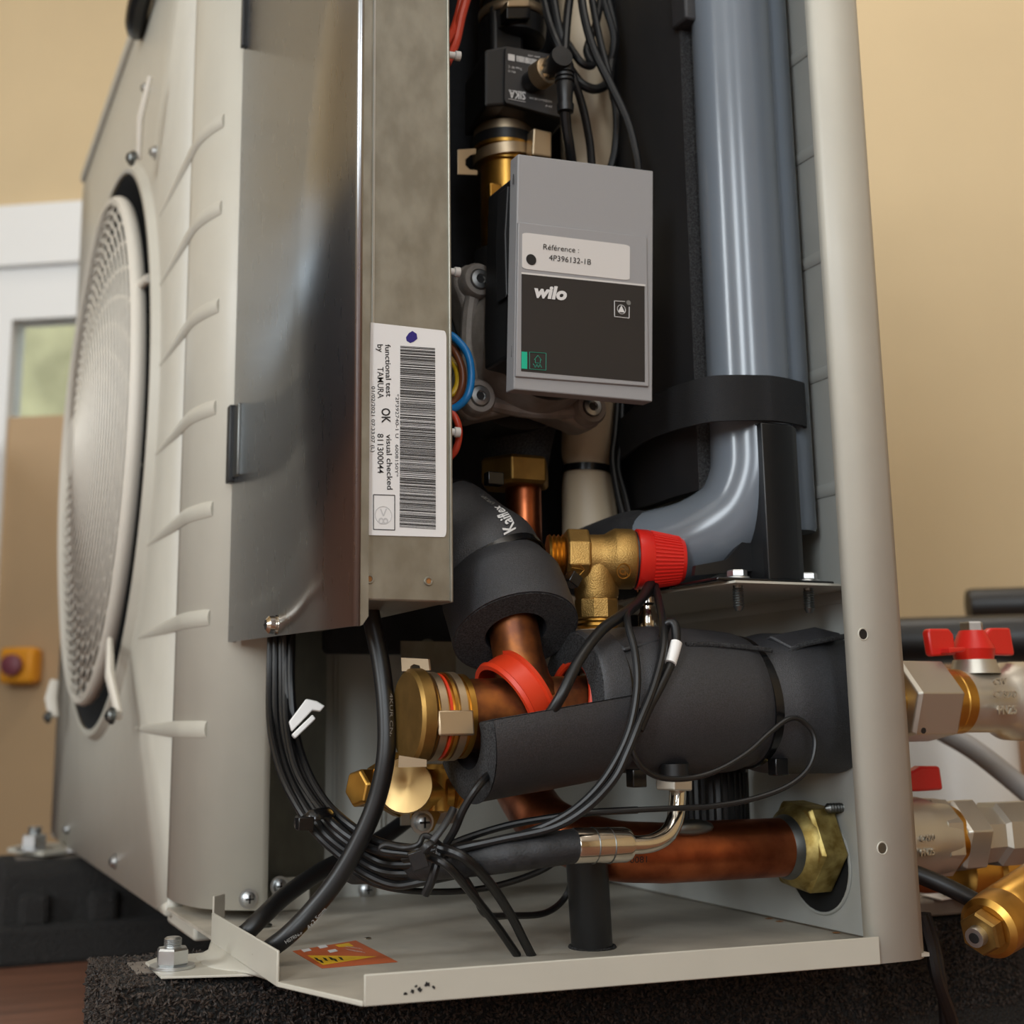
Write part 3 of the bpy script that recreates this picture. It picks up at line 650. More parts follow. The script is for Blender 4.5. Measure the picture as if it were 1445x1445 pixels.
pxprism(hd, 'icon_arrow', [(877, 431), (881.6, 440.8), (872.3, 440)], HP, .0003, 'ink_white', .0025)
ic = HP.at(886.8, 427.4, .0023); MB().lathe(ic, HP.n, [(0, 3.6*mpp(ic)), (.0003, 3.6*mpp(ic))], 20).build('status_light', 'ink_grey', hd)
pxprism(hd, 'teal_bar', [(736.2, 496), (744, 496.7), (744, 520.6), (736, 520)], HP, .0003, 'teal', .0024)
pxline(hd, 'heating_icon', HP, [(747.2, 496.8), (770.6, 498.4), (770.4, 522.4), (747.4, 520.8)], .8, 'teal_line', closed=True)
pxline(hd, 'heating_icon', HP, [(754, 507.5), (759, 501.5), (764, 508), (762.4, 508), (762.4, 512.5), (755.4, 512), (755.6, 507.6)], .8, 'teal_line', closed=True)
pxline(hd, 'heating_icon', HP, [(752.4, 513)] + [(752.6+1.1*i, 516.2 + (2.0 if (i//2) % 2 else -1.6)) for i in range(12)], .8, 'teal_line')
pxline(hd, 'side_slot', HP, [(724.5, 246), (724, 260)], 1.2, 'ink', off=-.004); pxline(hd, 'side_slot', HP, [(722.5, 488), (722, 504)], 1.2, 'ink', off=-.004)

# brass union nut + copper stub below the pump
nb = A(727, 669, Y=.2); un = thing('union_nut', 'large brass hex union nut below the pump on a copper stub', 'nut', nb+V(0, 0, -.011))
MB().hexn(nb+V(0, 0, -.0107), nb+V(0, 0, .0107), .0275, V(.5, -.87, 0), ch=.10).build('nut', 'brass_dull', un, smooth=False, bevel=.001)
p, q = A(738, 685, Y=.2), A(740, 800, Y=.2); MB().cyl(p, q, .0135).build('copper_stub', 'copper', un)

# ================================================================== union and flow sensor above the pump
ax = A(712, 300, Y=.2); bu = thing('brass_union', 'vertical brass pipe union with spring clips above the pump', 'pipe fitting', A(712, 365, Y=.2))
zz = lambda py: A(712, py, Y=.2).z
b = MB().lathe(V(ax.x, .2, zz(365)), V(0, 0, 1), [(0, .0165), (.004, .0185), (zz(300)-zz(365), .0185), (zz(238)-zz(365), .0185), (zz(236)-zz(365), .021), (zz(190)-zz(365), .021)], 36); b.build('body', 'brass', bu)
c = A(697, 284, Y=.1805); MB().box(c, (.0050, .004, .013), None).build('wrench_flat', 'brass', bu, bevel=.001)
def zring(par, name, py, r, hw, mt, th=.003, tilt=0): 
    c = V(ax.x, .2, zz(py)); return MB().band(c, V(tilt, 0, 1), r, hw*2, th).build(name, mt, par)
zring(bu, 'spring_clip', 224, .0215, .0042, 'clip_steel', tilt=-.12); zring(bu, 'spring_clip', 192, .0205, .0038, 'clip_steel')
zring(bu, 'o_ring', 205, .0205, .0042, 'black_plastic', .0036); zring(bu, 'brass_collar', 213, .0208, .0022, 'brass', .003)
pl2 = PY(.19); b = MB().prism([pl2.at(x, y) for x, y in ((646, 211), (672, 209), (672, 217), (664, 219), (657, 225), (657, 233), (663, 239), (674, 240), (674, 247), (646, 246))], V(0, .0015, 0)); b.build('clip_tab', 'clip_steel', bu, smooth=False, bevel=.0003)
pxprism(bu, 'clip_bridge', [(753, 180), (779, 186), (779, 222), (751, 218)], PY(.165), .012, 'clip_steel', bevel=.0012)

fs = thing('flow_sensor', 'black flow sensor block with a printed label and angled plug', 'sensor', A(715, 185, Y=.2))
MB().bx(ax.x-.0155, ax.x+.013, .185, .215, zz(192), zz(20)).build('tube_body', 'black_plastic', fs, bevel=.004)
sp_ = PY(.160); sp_ = Plane(A(713, 66, Y=.158), V(-.12, -1, 0))
pxprism(fs, 'housing', [(684, 70), (714, 64), (800, 80), (800, 168), (712, 148), (684, 150)], sp_, .055, 'black_plastic', -.003, bevel=.002)
fl = pxprism(fs, 'label_plate', [(716, 65), (800, 80), (800, 168), (714, 145), (712, 140), (713, 68)], sp_, .003, 'head_black', 0, bevel=.0006)
k_ = dict(off=.0004)
pxline(fl, 'print', sp_, [(718, 77), (726, 79.3)], 0.1, 'paper', .0003)
pxprism(fl, 'print_block', [(717, 75.6), (726.4, 77.6), (726.4, 86.4), (717, 84.6)], sp_, .0002, 'paper', .0004)
b = MB(); rnd = random.Random(5); x = 729.
while x < 757:
    wd = rnd.choice([.5, .8, 1.2]); yy = 78.3+(x-729)*.2
    b.prism([sp_.at(x, yy, .0005), sp_.at(x+wd, yy+.2*wd, .0005), sp_.at(x+wd, yy+8+.2*wd, .0005), sp_.at(x, yy+8, .0005)], -sp_.n*.0002); x += wd+rnd.choice([.5, .8])
b.build('barcode', 'paper', fl, smooth=False)
st = lambda s, a, b2, up, mt='paper', **k: pxtext(fl, 'lettering', s, sp_, a, b2, up, mt, off=.0005, **k)
# the plate is mounted upside down: baseline runs right-to-left, letters hang downwards
st('SIKA', (741.6, 130.0), (718.4, 126.8), (-.3, 11.0), bold=.02); pxline(fl, 'logo_bar', sp_, [(717.6, 127.2), (741.8, 130.8)], .9, 'paper', .0004); pxline(fl, 'logo_bar', sp_, [(717.6, 139.4), (741.4, 144)], .9, 'paper', .0004)
st('Tmax 90 °C', (736.6, 96), (717, 92.2), (0, 3.2)); st('PN 10', (727, 100.2), (717, 98.3), (0, 3.0))
st('VVX20 flow 5-100 l/min', (779, 142.5), (747, 136.6), (0, 2.8)); st('24 V', (779, 149.6), (770, 147.6), (0, 2.8)); st('S/N 102', (762, 79.6), (745, 77.0), (0, 2.2))
# plug: knurled ring, right-angle head, boot
e0, e1, e2 = sp_.at(747, 117, .001), A(766, 104, Y=.140), A(797, 83, Y=.118)
d_ = (e2-e0).normalized()
pg = MB().lathe(e0, d_, [(0, .0078), (.008, .0078), (.008, .0082)], 28).build('socket_collar', 'black_plastic', fs)
b = MB(); d3, u, v = basis(d_); N = 48
c0 = e0 + d_*.009
for L_ in range(2):
    pass
b.lathe(c0, d_, [(0, .0092), (.0005, .0100), (.011, .0100), (.0115, .0092)], 28)
for i in range(N):
    a = 2*math.pi*i/N; r_ = u*math.cos(a)+v*math.sin(a); b.box(c0+d_*.0057+r_*.0100, (.0004, .0004, .005), (u*math.cos(a+.8)+v*math.sin(a+.8), v*math.cos(a+.8)-u*math.sin(a+.8), d_))
b.build('knurled_ring', 'clip_steel', fs)
MB().lathe(e0+d_*.0205, d_, [(0, .0078), (.003, .0088), (.006, .0088)], 6).build('hex_collar', 'clip_steel', fs, smooth=False)
cH = A(796, 82, Y=.112)
MB().tube([e0+d_*.022, cH+V(0, .010, 0)], [.0070, .0080], 20).build('angle_neck', 'black_plastic', fs)
MB().lathe(cH+V(0, .014, 0), V(-.12, -1, .08), [(0, .0080), (.013, .0084), (.0148, .0080), (.015, 0)], 36).build('angle_head', 'black_plastic', fs)
zH = lambda py: A(797, py, Y=.120).z
xH = A(797, 120, Y=.120).x
pf = [(0, .0070)]
zt = zH(92); 
for i in range(3): py = 100+i*6; pf += [(zt-zH(py), .0068), (zt-zH(py+1), .0073), (zt-zH(py+4), .0073), (zt-zH(py+5), .0060)]
pf += [(zt-zH(120), .0066), (zt-zH(140), .0056), (zt-zH(147), .0052), (zt-zH(148), .0064), (zt-zH(158), .0060), (zt-zH(160), .003)]
MB().lathe(V(xH, .120, zt), V(0, 0, -1), pf, 28).build('cable_boot', 'black_plastic', fs)

# coupling at the top
cu = thing('threaded_coupling', 'black threaded coupling with brass edged clip at the top of the frame', 'pipe fitting', V(A(723, 58, Y=.2).x, .2, zz(62)))
xq = A(724, 40, Y=.2).x
MB().lathe(V(xq, .2, zz(62)), V(0, 0, 1), [(0, .020), (.003, .0255), (zz(42)-zz(62), .0265), (zz(34)-zz(62), .0265), (zz(34)-zz(62), .024), (.2, .024)], 40).build('body', 'black_plastic', cu)
MB().lathe(V(xq, .2, zz(32)), V(0, 0, 1), [(0, .0270), (zz(20)-zz(32), .0275)], 40, capends=False).build('spring_clip', 'clip_steel', cu, solid=.001)
MB().lathe(V(xq, .2, zz(6)), V(0, 0, 1), [(0, .0262), (.008, .0262), (.03, .0255)], 40).build('brass_ring', 'brass', cu)
pxprism(cu, 'clip_bridge', [(716, 0), (748, -3), (748, 9), (716, 9)], PY(.166), .014, 'clip_steel', bevel=.001)
pxprism(cu, 'clip_notch', [(715, 9), (749, 9), (749, 26), (715, 26)], PY(.1675), .012, 'black_gloss', bevel=.001)
# ================================================================== heater pipes, strap, bracket
hp = thing('heater_vessel', 'blue grey plastic heater pipe with a bend at the bottom', 'pipe', V(.318, .078, .27))
XA, YA, RA = .3300, .078, .0288
bendc = A(1030, 735, Y=.085)
pts = [V(XA, YA, ZT-.01), V(XA, YA, .6), V(XA, YA, .36)]
zb = A(1030, 660, Y=.078).z
end = A(860, 800, Y=.185)
arc = smoothpath([V(XA, YA, .36), V(XA, YA, zb+.020), V(XA-.0015, YA+.001, zb-.006), V(XA-.011, YA+.009, zb-.031), V(XA-.031, YA+.026, zb-.047), V(XA-.050, YA+.047, zb-.053), V(XA-.060, YA+.065, zb-.054)], 6); _old = smoothpath([V(XA, YA, .36), V(XA, YA, zb+.012), V(XA-.003, YA+.003, zb-.018), V(XA-.015, YA+.013, zb-.045), V(XA-.038, YA+.034, zb-.060), V(XA-.062, YA+.062, zb-.064)], 6)
MB().tube(pts[:2]+arc, RA, 48).build('main_pipe', 'pvc', hp, angle=60)
MB().tube(smoothpath([arc[-1]+(arc[-2]-arc[-1])*2, arc[-1], arc[-1]+V(.004, .045, 0), arc[-1]+V(.014, .11, 0)]), .0305, 40).build('pipe_insulation', 'foam_back', hp)
MB().lathe(V(.3650, .083, .275), V(0, 0, 1), [(0, .0160), (.003, .0170), (ZT-.285, .0170)], 36).build('side_pipe', 'pvc', hp, angle=60)
zS = lambda py: A(1040, py, Y=.045).z
# velcro strap as a closed ribbon
ring = [A(866, 628, Y=.21), A(905, 596, Y=.150), A(940, 580, Y=.112), A(968, 571, Y=.082), A(1000, 563, Y=.0535), A(1035, 561, Y=.0445), A(1075, 561, Y=.0455), A(1094, 562, Y=.0455), A(1122, 567, Y=.053), A(1136, 574, Y=.066)]
back = [V(.388, .10, ring[-1].z), V(.386, .125, .385), V(.34, .16, .385), V(.29, .24, .385)]
path = smoothpath(ring + [V(ring[-1].x+.002, .105, ring[-1].z), V(ring[-1].x-.006, .125, ring[-1].z)], 5)
h = .0158; b = MB(); n = len(path)
up = V(0, 0, 1)
vs = []
for i, p in enumerate(path):
    t = path[min(i+1, n-1)]-path[max(i-1, 0)]; nr = V(t.y, -t.x, 0).normalized()
    t3 = V(t.x, t.y, 0).normalized(); 
    vs += [p+up*h, p-up*h, p-up*h-nr*.002, p+up*h-nr*.002]
fs_ = []
for i in range(n-1):
    for k in range(4): k2 = (k+1) % 4; fs_.append([4*i+k, 4*i+k2, 4*i+4+k2, 4*i+4+k])
fs_ += [[0, 1, 2, 3], [4*n-4, 4*n-3, 4*n-2, 4*n-1]]
st_ = tag(b.add(vs, fs_).build('velcro_strap', 'velcro', smooth=True), 'wide black hook and loop strap wrapped round the grey pipe', 'strap')
# bracket
bk = thing('pipe_bracket', 'black folded metal bracket standing on the shelf beside the pipe bend', 'bracket', V(.335, .05, S))
BY = .044
pa, pb, pc_, pd = A(1066, 700, Y=.062), A(1079, 700, Y=BY), A(1122, 700, Y=BY), A(1133, 700, Y=.052)
zt, zbm = A(1100, 598, Y=BY).z, S+.004
b = MB(); q = [V(pa.x, .085, 0), V(pa.x, pa.y, 0), V(pb.x, pb.y, 0), V(pc_.x, pc_.y, 0), V(pd.x-.004, .05, 0), V(pd.x-.004, .062, 0), V(pc_.x-.003, .045, 0), V(pb.x+.002, .045, 0)]
b.prism([V(p.x, p.y, zbm) for p in q], V(0, 0, zt-zbm)).build('upright', 'black_plastic', bk, bevel=.002)
web = [A(1066, 640, Y=.068), A(1068, 805, Y=.068), A(980, 812, Y=.068), A(982, 798, Y=.068), A(1025, 790, Y=.068), A(1047, 765, Y=.068), A(1058, 730, Y=.068)]
MB().prism(web, V(0, .004, 0)).build('web', 'black_plastic', bk, smooth=False)
bp_ = [A(978, 818, Z=S+.0016), A(1040, 812, Z=S+.0016), A(1166, 815, Z=S+.0016)]
MB().bx(A(1000, 815, Y=.05).x, A(1164, 815, Y=.05).x, f_.y+.006, .10, S+.0016, S+.0042).build('base_plate', 'black_gloss', bk, bevel=.001)
for x, y in ((1040, 806), (1139, 806)):
    c = A(x, y, Y=f_.y+.016); c.z = S+.0043
    hb_ = thing('shelf_bolt', 'zinc hex bolt on the shelf, %s of the black bracket' % ('left' if x < 1100 else 'right'), 'bolt', c, 'bolts through the shelf')
    MB().lathe(c, V(0, 0, 1), [(0, .0085), (.0012, .0080)], 24).build('washer_face', 'zinc', hb_)
    MB().hexn(c+V(0, 0, .0012), c+V(0, 0, .0058), .0066, V(.8, .5, 0)).build('head', 'zinc', hb_, smooth=False)
    prof = [(0, .0038)]
    for i in range(8): prof += [(.006+.0016*i, .0031), (.0068+.0016*i, .0038)]
    MB().lathe(c, V(0, 0, -1), prof+[(.021, .002)], 16).build('threaded_end', 'zinc_dark', hb_)
# woven insulation sheet hugging the pipe
ws = thing('insulation_sheet', 'black woven faced insulation sheet wrapped behind the grey pipe', 'insulation', V(.27, .15, .3))
zl = A(940, 705, Y=.12).z
pl_ = [(A(868, 400, Y=.24).x, .24), (A(905, 400, Y=.17).x, .17), (A(940, 400, Y=.128).x, .128), (A(974, 400, Y=.098).x, .098)]
th = [(x+.010, y+.012) for x, y in pl_]; th[-1] = (pl_[-1][0]+.018, pl_[-1][1]-.001)
zlow = [A(885, 722, Y=.24).z, A(905, 712, Y=.17).z, A(940, 700, Y=.128).z, A(968, 690, Y=.098).z]
b = MB(); n = 4
ptsL = [V(x, y, z) for (x, y), z in zip(pl_, zlow)]; ptsB = [V(x, y, z) for (x, y), z in zip(th, zlow)]
sm = smoothpath(ptsL, 6); smb = smoothpath(ptsB, 6); n = len(sm)
b.add(sm + smb + [V(p.x, p.y, ZT-.01) for p in sm] + [V(p.x, p.y, ZT-.01) for p in smb], [])
for i in range(n-1):
    b.f += [[i, i+1, 2*n+i+1, 2*n+i], [n+i, 3*n+i, 3*n+i+1, n+i+1], [i, n+i, n+i+1, i+1], [2*n+i, 2*n+i+1, 3*n+i+1, 3*n+i]]
b.f += [[0, 2*n, 3*n, n]]
b.build('woven_face', 'woven', ws)
p0, p1 = sm[-1], smb[-1]
e_ = MB().prism([V(p0.x, p0.y, p0.z), V(p1.x, p1.y, p1.z), V(p1.x, p1.y, ZT-.01), V(p0.x, p0.y, ZT-.01)], V(.001, -.0014, 0)); e_.build('cut_edge', 'foam_cut', ws, smooth=False)
c = A(975, 15, Y=.088); MB().bx(c.x-.010, c.x+.010, .08, .10, c.z-.012, c.z+.03).build('edge_tab', 'foam', ws, bevel=.002)

# beige drain hose with tie
hs = thing('beige_hose', 'beige insulated hose running upright behind the control head', 'hose', A(828, 760, Y=.225))
xc = lambda px, py: A(px, py, Y=.225)
P = [xc(822, -60), xc(826, 120), xc(832, 300), xc(834, 480), xc(832, 600)] + [xc(829, 640), xc(828, 655), xc(828, 664), xc(828, 675), xc(830, 700), xc(834, 760), xc(838, 900)]
R_ = [.0225, .0225, .0225, .0225, .0222, .0208, .0185, .0172, .0190, .0208, .0225, .0235]
pp = smoothpath(P, 4); rr = []
for i in range(len(P)-1): rr += [R_[i]*(1-k/4)+R_[i+1]*k/4 for k in range(4)]
rr.append(R_[-1]); MB().tube(pp, rr, 32).build('hose', 'hose_beige', hs, angle=60)
c = xc(828, 664); tz = MB().band(c, V(.04, 0, 1), .0180, .0058, .0016).build('hose_tie', 'black_gloss', None); tag(tz, 'black cable tie cinching the beige hose', 'cable tie')

# ================================================================== relief valve
P0, P1 = A(772, 786, Y=.118), A(962, 791, Y=.088)
rv = thing('relief_valve', 'brass safety relief valve with a ribbed red cap', 'valve', A(838, 890, Y=.105))
d_ = (P1-P0); Lr = d_.length; d_.normalize(); fr_ = lambda px: (px-772)/190*Lr
MB().lathe(P0, d_, [(0, .0145)] + [(fr_(772+i*3), .0155 if i % 2 else .0135) for i in range(1, 9)], 32).build('inlet_thread', 'brass', rv)
MB().lathe(P0, d_, [(fr_(797), .0185), (fr_(799), .0200), (fr_(826), .0200), (fr_(829), .0185)], 8, V(0, -.38, 1)).build('octagon_body', 'brass_cast', rv, smooth=False, bevel=.0008)
MB().lathe(P0, d_, [(fr_(826), .0160), (fr_(842), .0160), (fr_(852), .0165), (fr_(862), .0195), (fr_(866), .0205), (fr_(890), .0205), (fr_(893), .0195)], 48).build('valve_body', 'brass_cast', rv)
MB().lathe(P0, d_, [(fr_(892), .0190), (fr_(897), .0190)], 40).build('seal', 'black_plastic', rv)
cap = MB().lathe(P0, d_, [(fr_(896), .0200), (fr_(897), .0207), (fr_(913), .0203), (fr_(915), .0196), (fr_(958), .0158), (fr_(963), .0145), (fr_(963), 0)], 48).build('red_cap', 'red_plastic', rv)
_, u, v = basis(d_)
for i in range(44):
    a = 2*math.pi*i/44; e = u*math.cos(a)+v*math.sin(a)
    MB().tube([P0+d_*fr_(917)+e*.0192, P0+d_*fr_(957)+e*.0158], [.0009, .0008], 5).build('cap_rib', 'red_plastic', cap)
o0 = P0 + d_*fr_(840); dn = V(0, 0, -1)
zo = lambda py: o0.z - A(838, py, Y=.108).z
MB().lathe(o0, dn, [(0, .0150), (zo(838), .0150), (zo(846), .0140)], 36).build('outlet_neck', 'brass_cast', rv)
MB().lathe(o0, dn, [(zo(844), .0130), (zo(847), .0150), (zo(872), .0150), (zo(875), .0140)], 10).build('outlet_octagon', 'brass_cast', rv, smooth=False, bevel=.0008)
MB().lathe(o0, dn, [(zo(874), .0135), (zo(877), .0142), (zo(880), .0132), (zo(884), .0140), (zo(890), .0128)], 36).build('outlet_thread', 'brass', rv)
MB().lathe(o0, dn, [(zo(889), .0150), (zo(893), .0150), (zo(897), .0128), (zo(960), .0125)], 36).build('discharge_tube', 'hose_beige', rv)
ap = Plane(A(815, 805, Y=.0955), V(-.1, -1, -.25))
pxline(rv, 'flow_arrow', ap, [(806, 801), (824, 804)], 1.6, 'brass', 0); pxline(rv, 'flow_arrow', ap, [(817, 796), (825, 804), (816, 814)], 1.6, 'brass', 0); pxline(rv, 'flow_arrow', ap, [(806, 808), (815, 809)], 1.6, 'brass', 0)
ap = Plane(A(880, 806, Y=.0815), V(-.05, -1, -.2))
c = ap.at(880, 806); MB().torus(c, ap.n, 10.5*mpp(c), .0005, 30, 6).build('maker_mark', 'brass', rv)
pxtext(rv, 'maker_mark', 'C', ap, (874, 810), (881, 811.5), (0, -9), 'brass', off=.0004, bold=.03); pxtext(rv, 'maker_mark', 'h.', ap, (881.5, 811.6), (889, 813), (0, -6), 'brass', off=.0004, bold=.02)

# ================================================================== insulated elbow
el = thing('insulated_elbow', 'black foam insulated pipe elbow with white print beside the label box', 'insulation', A(725, 930, Y=.09))
P = [A(560, 742, Y=.172), A(605, 748, Y=.158), A(648, 765, Y=.141), A(686, 797, Y=.122), A(700, 815, Y=.115), A(714, 848, Y=.102), A(728, 893, Y=.087)]
sp1 = smoothpath(P[:5], 6); n = len(sp1)
ub = MB(); ub.hollow(sp1, [.0385+.0012*math.sin(i*.8) if i < n-4 else .0375-(i-(n-5))*.0004 for i in range(n)], .02, 48); ub.build('upper_sleeve', 'foam', el, angle=50)
sp2 = smoothpath(P[4:], 6); n = len(sp2)
MB().hollow(sp2, [.0365+.0045*min(1, i/4) for i in range(n)], [.020]*(n), 48).build('lower_sleeve', 'foam', el, angle=50)
d_ = (sp2[-1]-sp2[-2]).normalized(); MB().lathe(sp2[-1]+d_*.0002, d_, [(0, .0202), (.0005, .0208), (.0005, .0396), (0, .0402)], 48, capends=False).build('cut_end', 'foam_cut', el)
# folded flaps where the foam was mitred
hp_, hn_ = hit(ub, 722, 735)
if hp_ is not None:
    fpn = Plane(hp_, hn_)
    o2 = pxtext(el, 'foam_print', 'Kaiflex', fpn, (729, 745), (709, 702), (-15, 7), 'ink_white', off=.0002, bold=.02); wrap(o2, ub, .0012)
    o2 = pxtext(el, 'foam_print', 'EPDM', fpn, (705, 696), (692, 682), (-8, 6), 'ink_grey', off=.0002); wrap(o2, ub, .0012)
dz_ = (P[4]-P[3]).normalized(); c = P[4]
MB().band(c, dz_, .0368, .0052, .0014, 60).build('x', 'black_gloss'); zt_ = bpy.data.objects['x']; zt_.name = 'cable_tie'; tag(zt_, 'black cable tie round the foam elbow', 'cable tie')
hx = A(808, 818, Y=.095); MB().box(hx, (.0045, .004, .0040), (V(.8, .2, -.5).normalized(), V(-.2, .95, 0).normalized(), V(.5, 0, .8).normalized())).build('tie_lock', 'black_gloss', zt_, bevel=.0006)
hx = A(692, 678, Y=.145); t2 = MB().band(sp1[9], (sp1[10]-sp1[8]), .0395, .004, .0014, 60).build('cable_tie', 'black_gloss'); tag(t2, 'black cable tie at the top of the foam elbow below the brass nut', 'cable tie')
MB().box(A(697, 676, Y=.128), (.006, .004, .0045)).build('tie_lock', 'black_gloss', t2, bevel=.0008)

# ================================================================== copper tee with cap
TY, TZ0 = .083, A(590, 1011, Y=.083).z
tee = thing('copper_tee', 'tarnished copper tee pipe with a brass end cap', 'pipe', V(.13, TY, TZ0-.025))
t0, t1 = V(.100, TY, TZ0), V(.24, TY, TZ0+.004)
MB().cyl(t0, t1, .0222, seg=48).build('main_pipe', 'copper_dark', tee)
j0 = A(742, 990, Y=TY); j1 = A(722, 872, Y=.092)
jb = (j0-j1).normalized(); LL = (j0-j1).length
MB().lathe(j1, jb, [(0, .0160), (LL*.45, .0160), (LL*.72, .0175), (LL*.86, .0205), (LL, .0225)], 40).build('branch_pipe', 'copper_dark', tee)
X0 = .0735
cp_ = thing('end_plug', 'round brass end cap on the copper tee held by spring clips', 'pipe cap', V(X0+.015, TY, TZ0-.03))
MB().lathe(V(X0, TY, TZ0), V(1, 0, 0), [(0, 0), (0, .0262), (.0018, .0285), (.0085, .0288), (.011, .0262), (.012, .024)], 60).build('cap', 'brass_dull', cp_)
MB().lathe(V(X0+.0115, TY, TZ0), V(1, 0, 0), [(0, .0245), (.024, .0245)], 48).build('fitting_body', 'brass', cp_)
for x, wd, r, mt, nm in ((.0145, .0046, .0263, 'clip_steel', 'spring_clip'), (.0192, .0016, .0255, 'silicone', 'o_ring'), (.0225, .0020, .0262, 'brass', 'brass_ridge'), (.0272, .0046, .0263, 'clip_steel', 'spring_clip'), (.034, .0038, .0252, 'brass', 'flange_ring')):
    MB().band(V(X0+x, TY, TZ0), V(1, 0, 0), r-.0018, wd, .0022, 60).build(nm, mt, cp_)
a_ = A(633, 1017, Y=.054); MB().box(V(X0+.021, TY-.0268, TZ0-.004), (.0115, .0012, .0075), (V(1, 0, 0), V(0, .99, -.15), V(0, .15, .99))).build('clip_bridge', 'clip_steel', cp_, bevel=.0012)
tp = Plane(V(X0+.013, 0, 0), V(-1, -.0, 0)); tp = Plane(A(585, 940, Y=.085), V(-.35, -1, .1))
b = MB().prism([tp.at(x, y) for x, y in ((566, 928), (604, 930), (606, 946), (594, 946), (592, 939), (584, 937), (579, 940), (578, 947), (567, 947))], V(.0015, .001, 0)); b.build('clip_tab', 'clip_tan', cp_, smooth=False)
pxprism(cp_, 'clip_tab', [(563, 1066), (602, 1072), (602, 1082), (562, 1083)], Plane(A(582, 1075, Y=.066), V(-.3, -1, 0)), .0014, 'clip_tan')
# red silicone rings
rg = thing('silicone_ring', 'wide orange red silicone ring slanted round the copper tee', 'ring', V(.152, TY, TZ0-.03), 'silicone rings on the tee')
c = A(727, 985, Y=TY); ax_ = V(.85, .05, .50).normalized(); rr_ = .0278
b = MB().lathe(c - ax_*.009, ax_, [(0, rr_+.0005), (0, rr_-.0025), (.018, rr_-.0025), (.018, rr_+.0015), (.0155, rr_+.0022), (.0145, rr_+.0003), (.0035, rr_+.0003), (.0025, rr_+.0015), (0, rr_+.0005)], 64, capends=False); b.build('ring', 'silicone', rg, angle=50)
c = A(806, 990, Y=TY); r2 = MB().torus(c, V(.98, .05, -.14), .0258, .0026, 56, 10).build('silicone_ring', 'silicone'); tag(r2, 'narrow orange red silicone ring beside the cut foam end', 'ring', 'silicone rings on the tee')

# ================================================================== insulated pipe to the valve
hz = thing('insulated_pipe', 'thick black foam insulated pipe running to the side panel', 'insulation', V(.29, .082, .11))
AX = V(.186, .082, A(850, 985, Y=.082).z)
AXE = V(WX-.003, .082, .1555)
d_ = (AXE-AX).normalized(); L_ = (AXE-AX).length
pz = lambda px: (A(px, 990, Y=.036).x - .186)
prof = [(0, .0415), (.004, .0432), (.018, .0445), (pz(880), .0435), (pz(893), .0415), (pz(905), .0432), (pz(935), .0468), (pz(1000), .0478), (pz(1070), .0465), (pz(1090), .0445), (pz(1103), .0425), (pz(1118), .0445), (pz(1140), .0470), (pz(1180), .0472), (L_, .0470)]
ps = []
pv = smoothpath([V(t, r, 0) for t, r in prof], 5); prof2 = [(p.x, p.y) for p in pv]
MB().lathe(AX, d_, prof2, 64, capends=False).build('foam_sleeve', 'foam', hz, angle=60)
MB().lathe(AX, d_, [(0, .0228), (-.0006, .0236), (-.0006, .0408), (0, .0416)], 64, capends=False).build('cut_end', 'foam_cut', hz)
# slit along the top with lifted lip
sl = []
for px, py in ((968, 909), (1000, 909), (1040, 912), (1070, 915), (1090, 918)): sl.append(A(px, py, Y=.048))
MB().tube(smoothpath(sl, 4), .0016, 8, flat=.7).build('slit', 'foam_cut', hz)
sl = [A(px, py, Y=.050) for px, py in ((1112, 922), (1125, 913), (1150, 906), (1192, 898))]
MB().tube(smoothpath(sl, 4), .0018, 8, flat=.8).build('slit', 'foam_cut', hz)
b = MB(); q = [A(1085, 897, Y=.060), A(1150, 884, Y=.062), A(1186, 893, Y=.055), A(1190, 897, Y=.052), A(1150, 903, Y=.050), A(1118, 915, Y=.048)]
b.prism(q, V(.002, .02, -.006)).build('lifted_lip', 'foam', hz, bevel=.003)
q = [A(860, 902, Y=.06), A(905, 893, Y=.06), A(938, 896, Y=.055), A(938, 905, Y=.05), A(880, 918, Y=.046)]
MB().prism(q, V(.002, .02, -.006)).build('lifted_lip', 'foam', hz, bevel=.003)
# lower half shell pulled open below the tee
sA, sB = V(.110, .082, TZ0-.006), V(.205, .082, TZ0+.008); dS = (sB-sA)
b = MB(); dd, u, v = basis(dS); u0 = V(0, -1, 0)
N_ = 26; a0, a1 = math.radians(-4), math.radians(150)
uu = (u0-dd*u0.dot(dd)).normalized(); vv = V(0, 0, -1); vv = (vv-dd*vv.dot(dd)).normalized()
ro, ri = .047, .0265; n0 = 0
for t in (0, .25, .5, .75, 1):
    for r in (ro, ri):
        for i in range(N_+1):
            a = a0+(a1-a0)*i/N_; b.v.append(sA+dS*t+(uu*math.cos(a)+vv*math.sin(a))*(r if r == ri else r+.0006*math.sin(3*a+5*t)))
M_ = 2*(N_+1)
for j in range(4):
    for r in range(2):
        for i in range(N_): k = j*M_+r*(N_+1)+i; b.f.append([k, k+1, k+1+M_, k+M_])
    for i in (0, N_): k = j*M_+i; b.f.append([k, k+N_+1, k+N_+1+M_, k+M_])
shl = b.build('half_shell', 'foam', hz, angle=40)
e_ = MB()
for j, t in ((0, -.0015),):
    pass
b = MB()
for r in (ro+.0001, ri-.0001):
    for i in range(N_+1): a = a0+(a1-a0)*i/N_; b.v.append(sA-dS*.004+(uu*math.cos(a)+vv*math.sin(a))*r)
for i in range(N_): b.f.append([i, i+1, N_+2+i, N_+1+i])
b.build('cut_end', 'foam_cut', hz, solid=.0004)
b = MB(); a = a0-.012
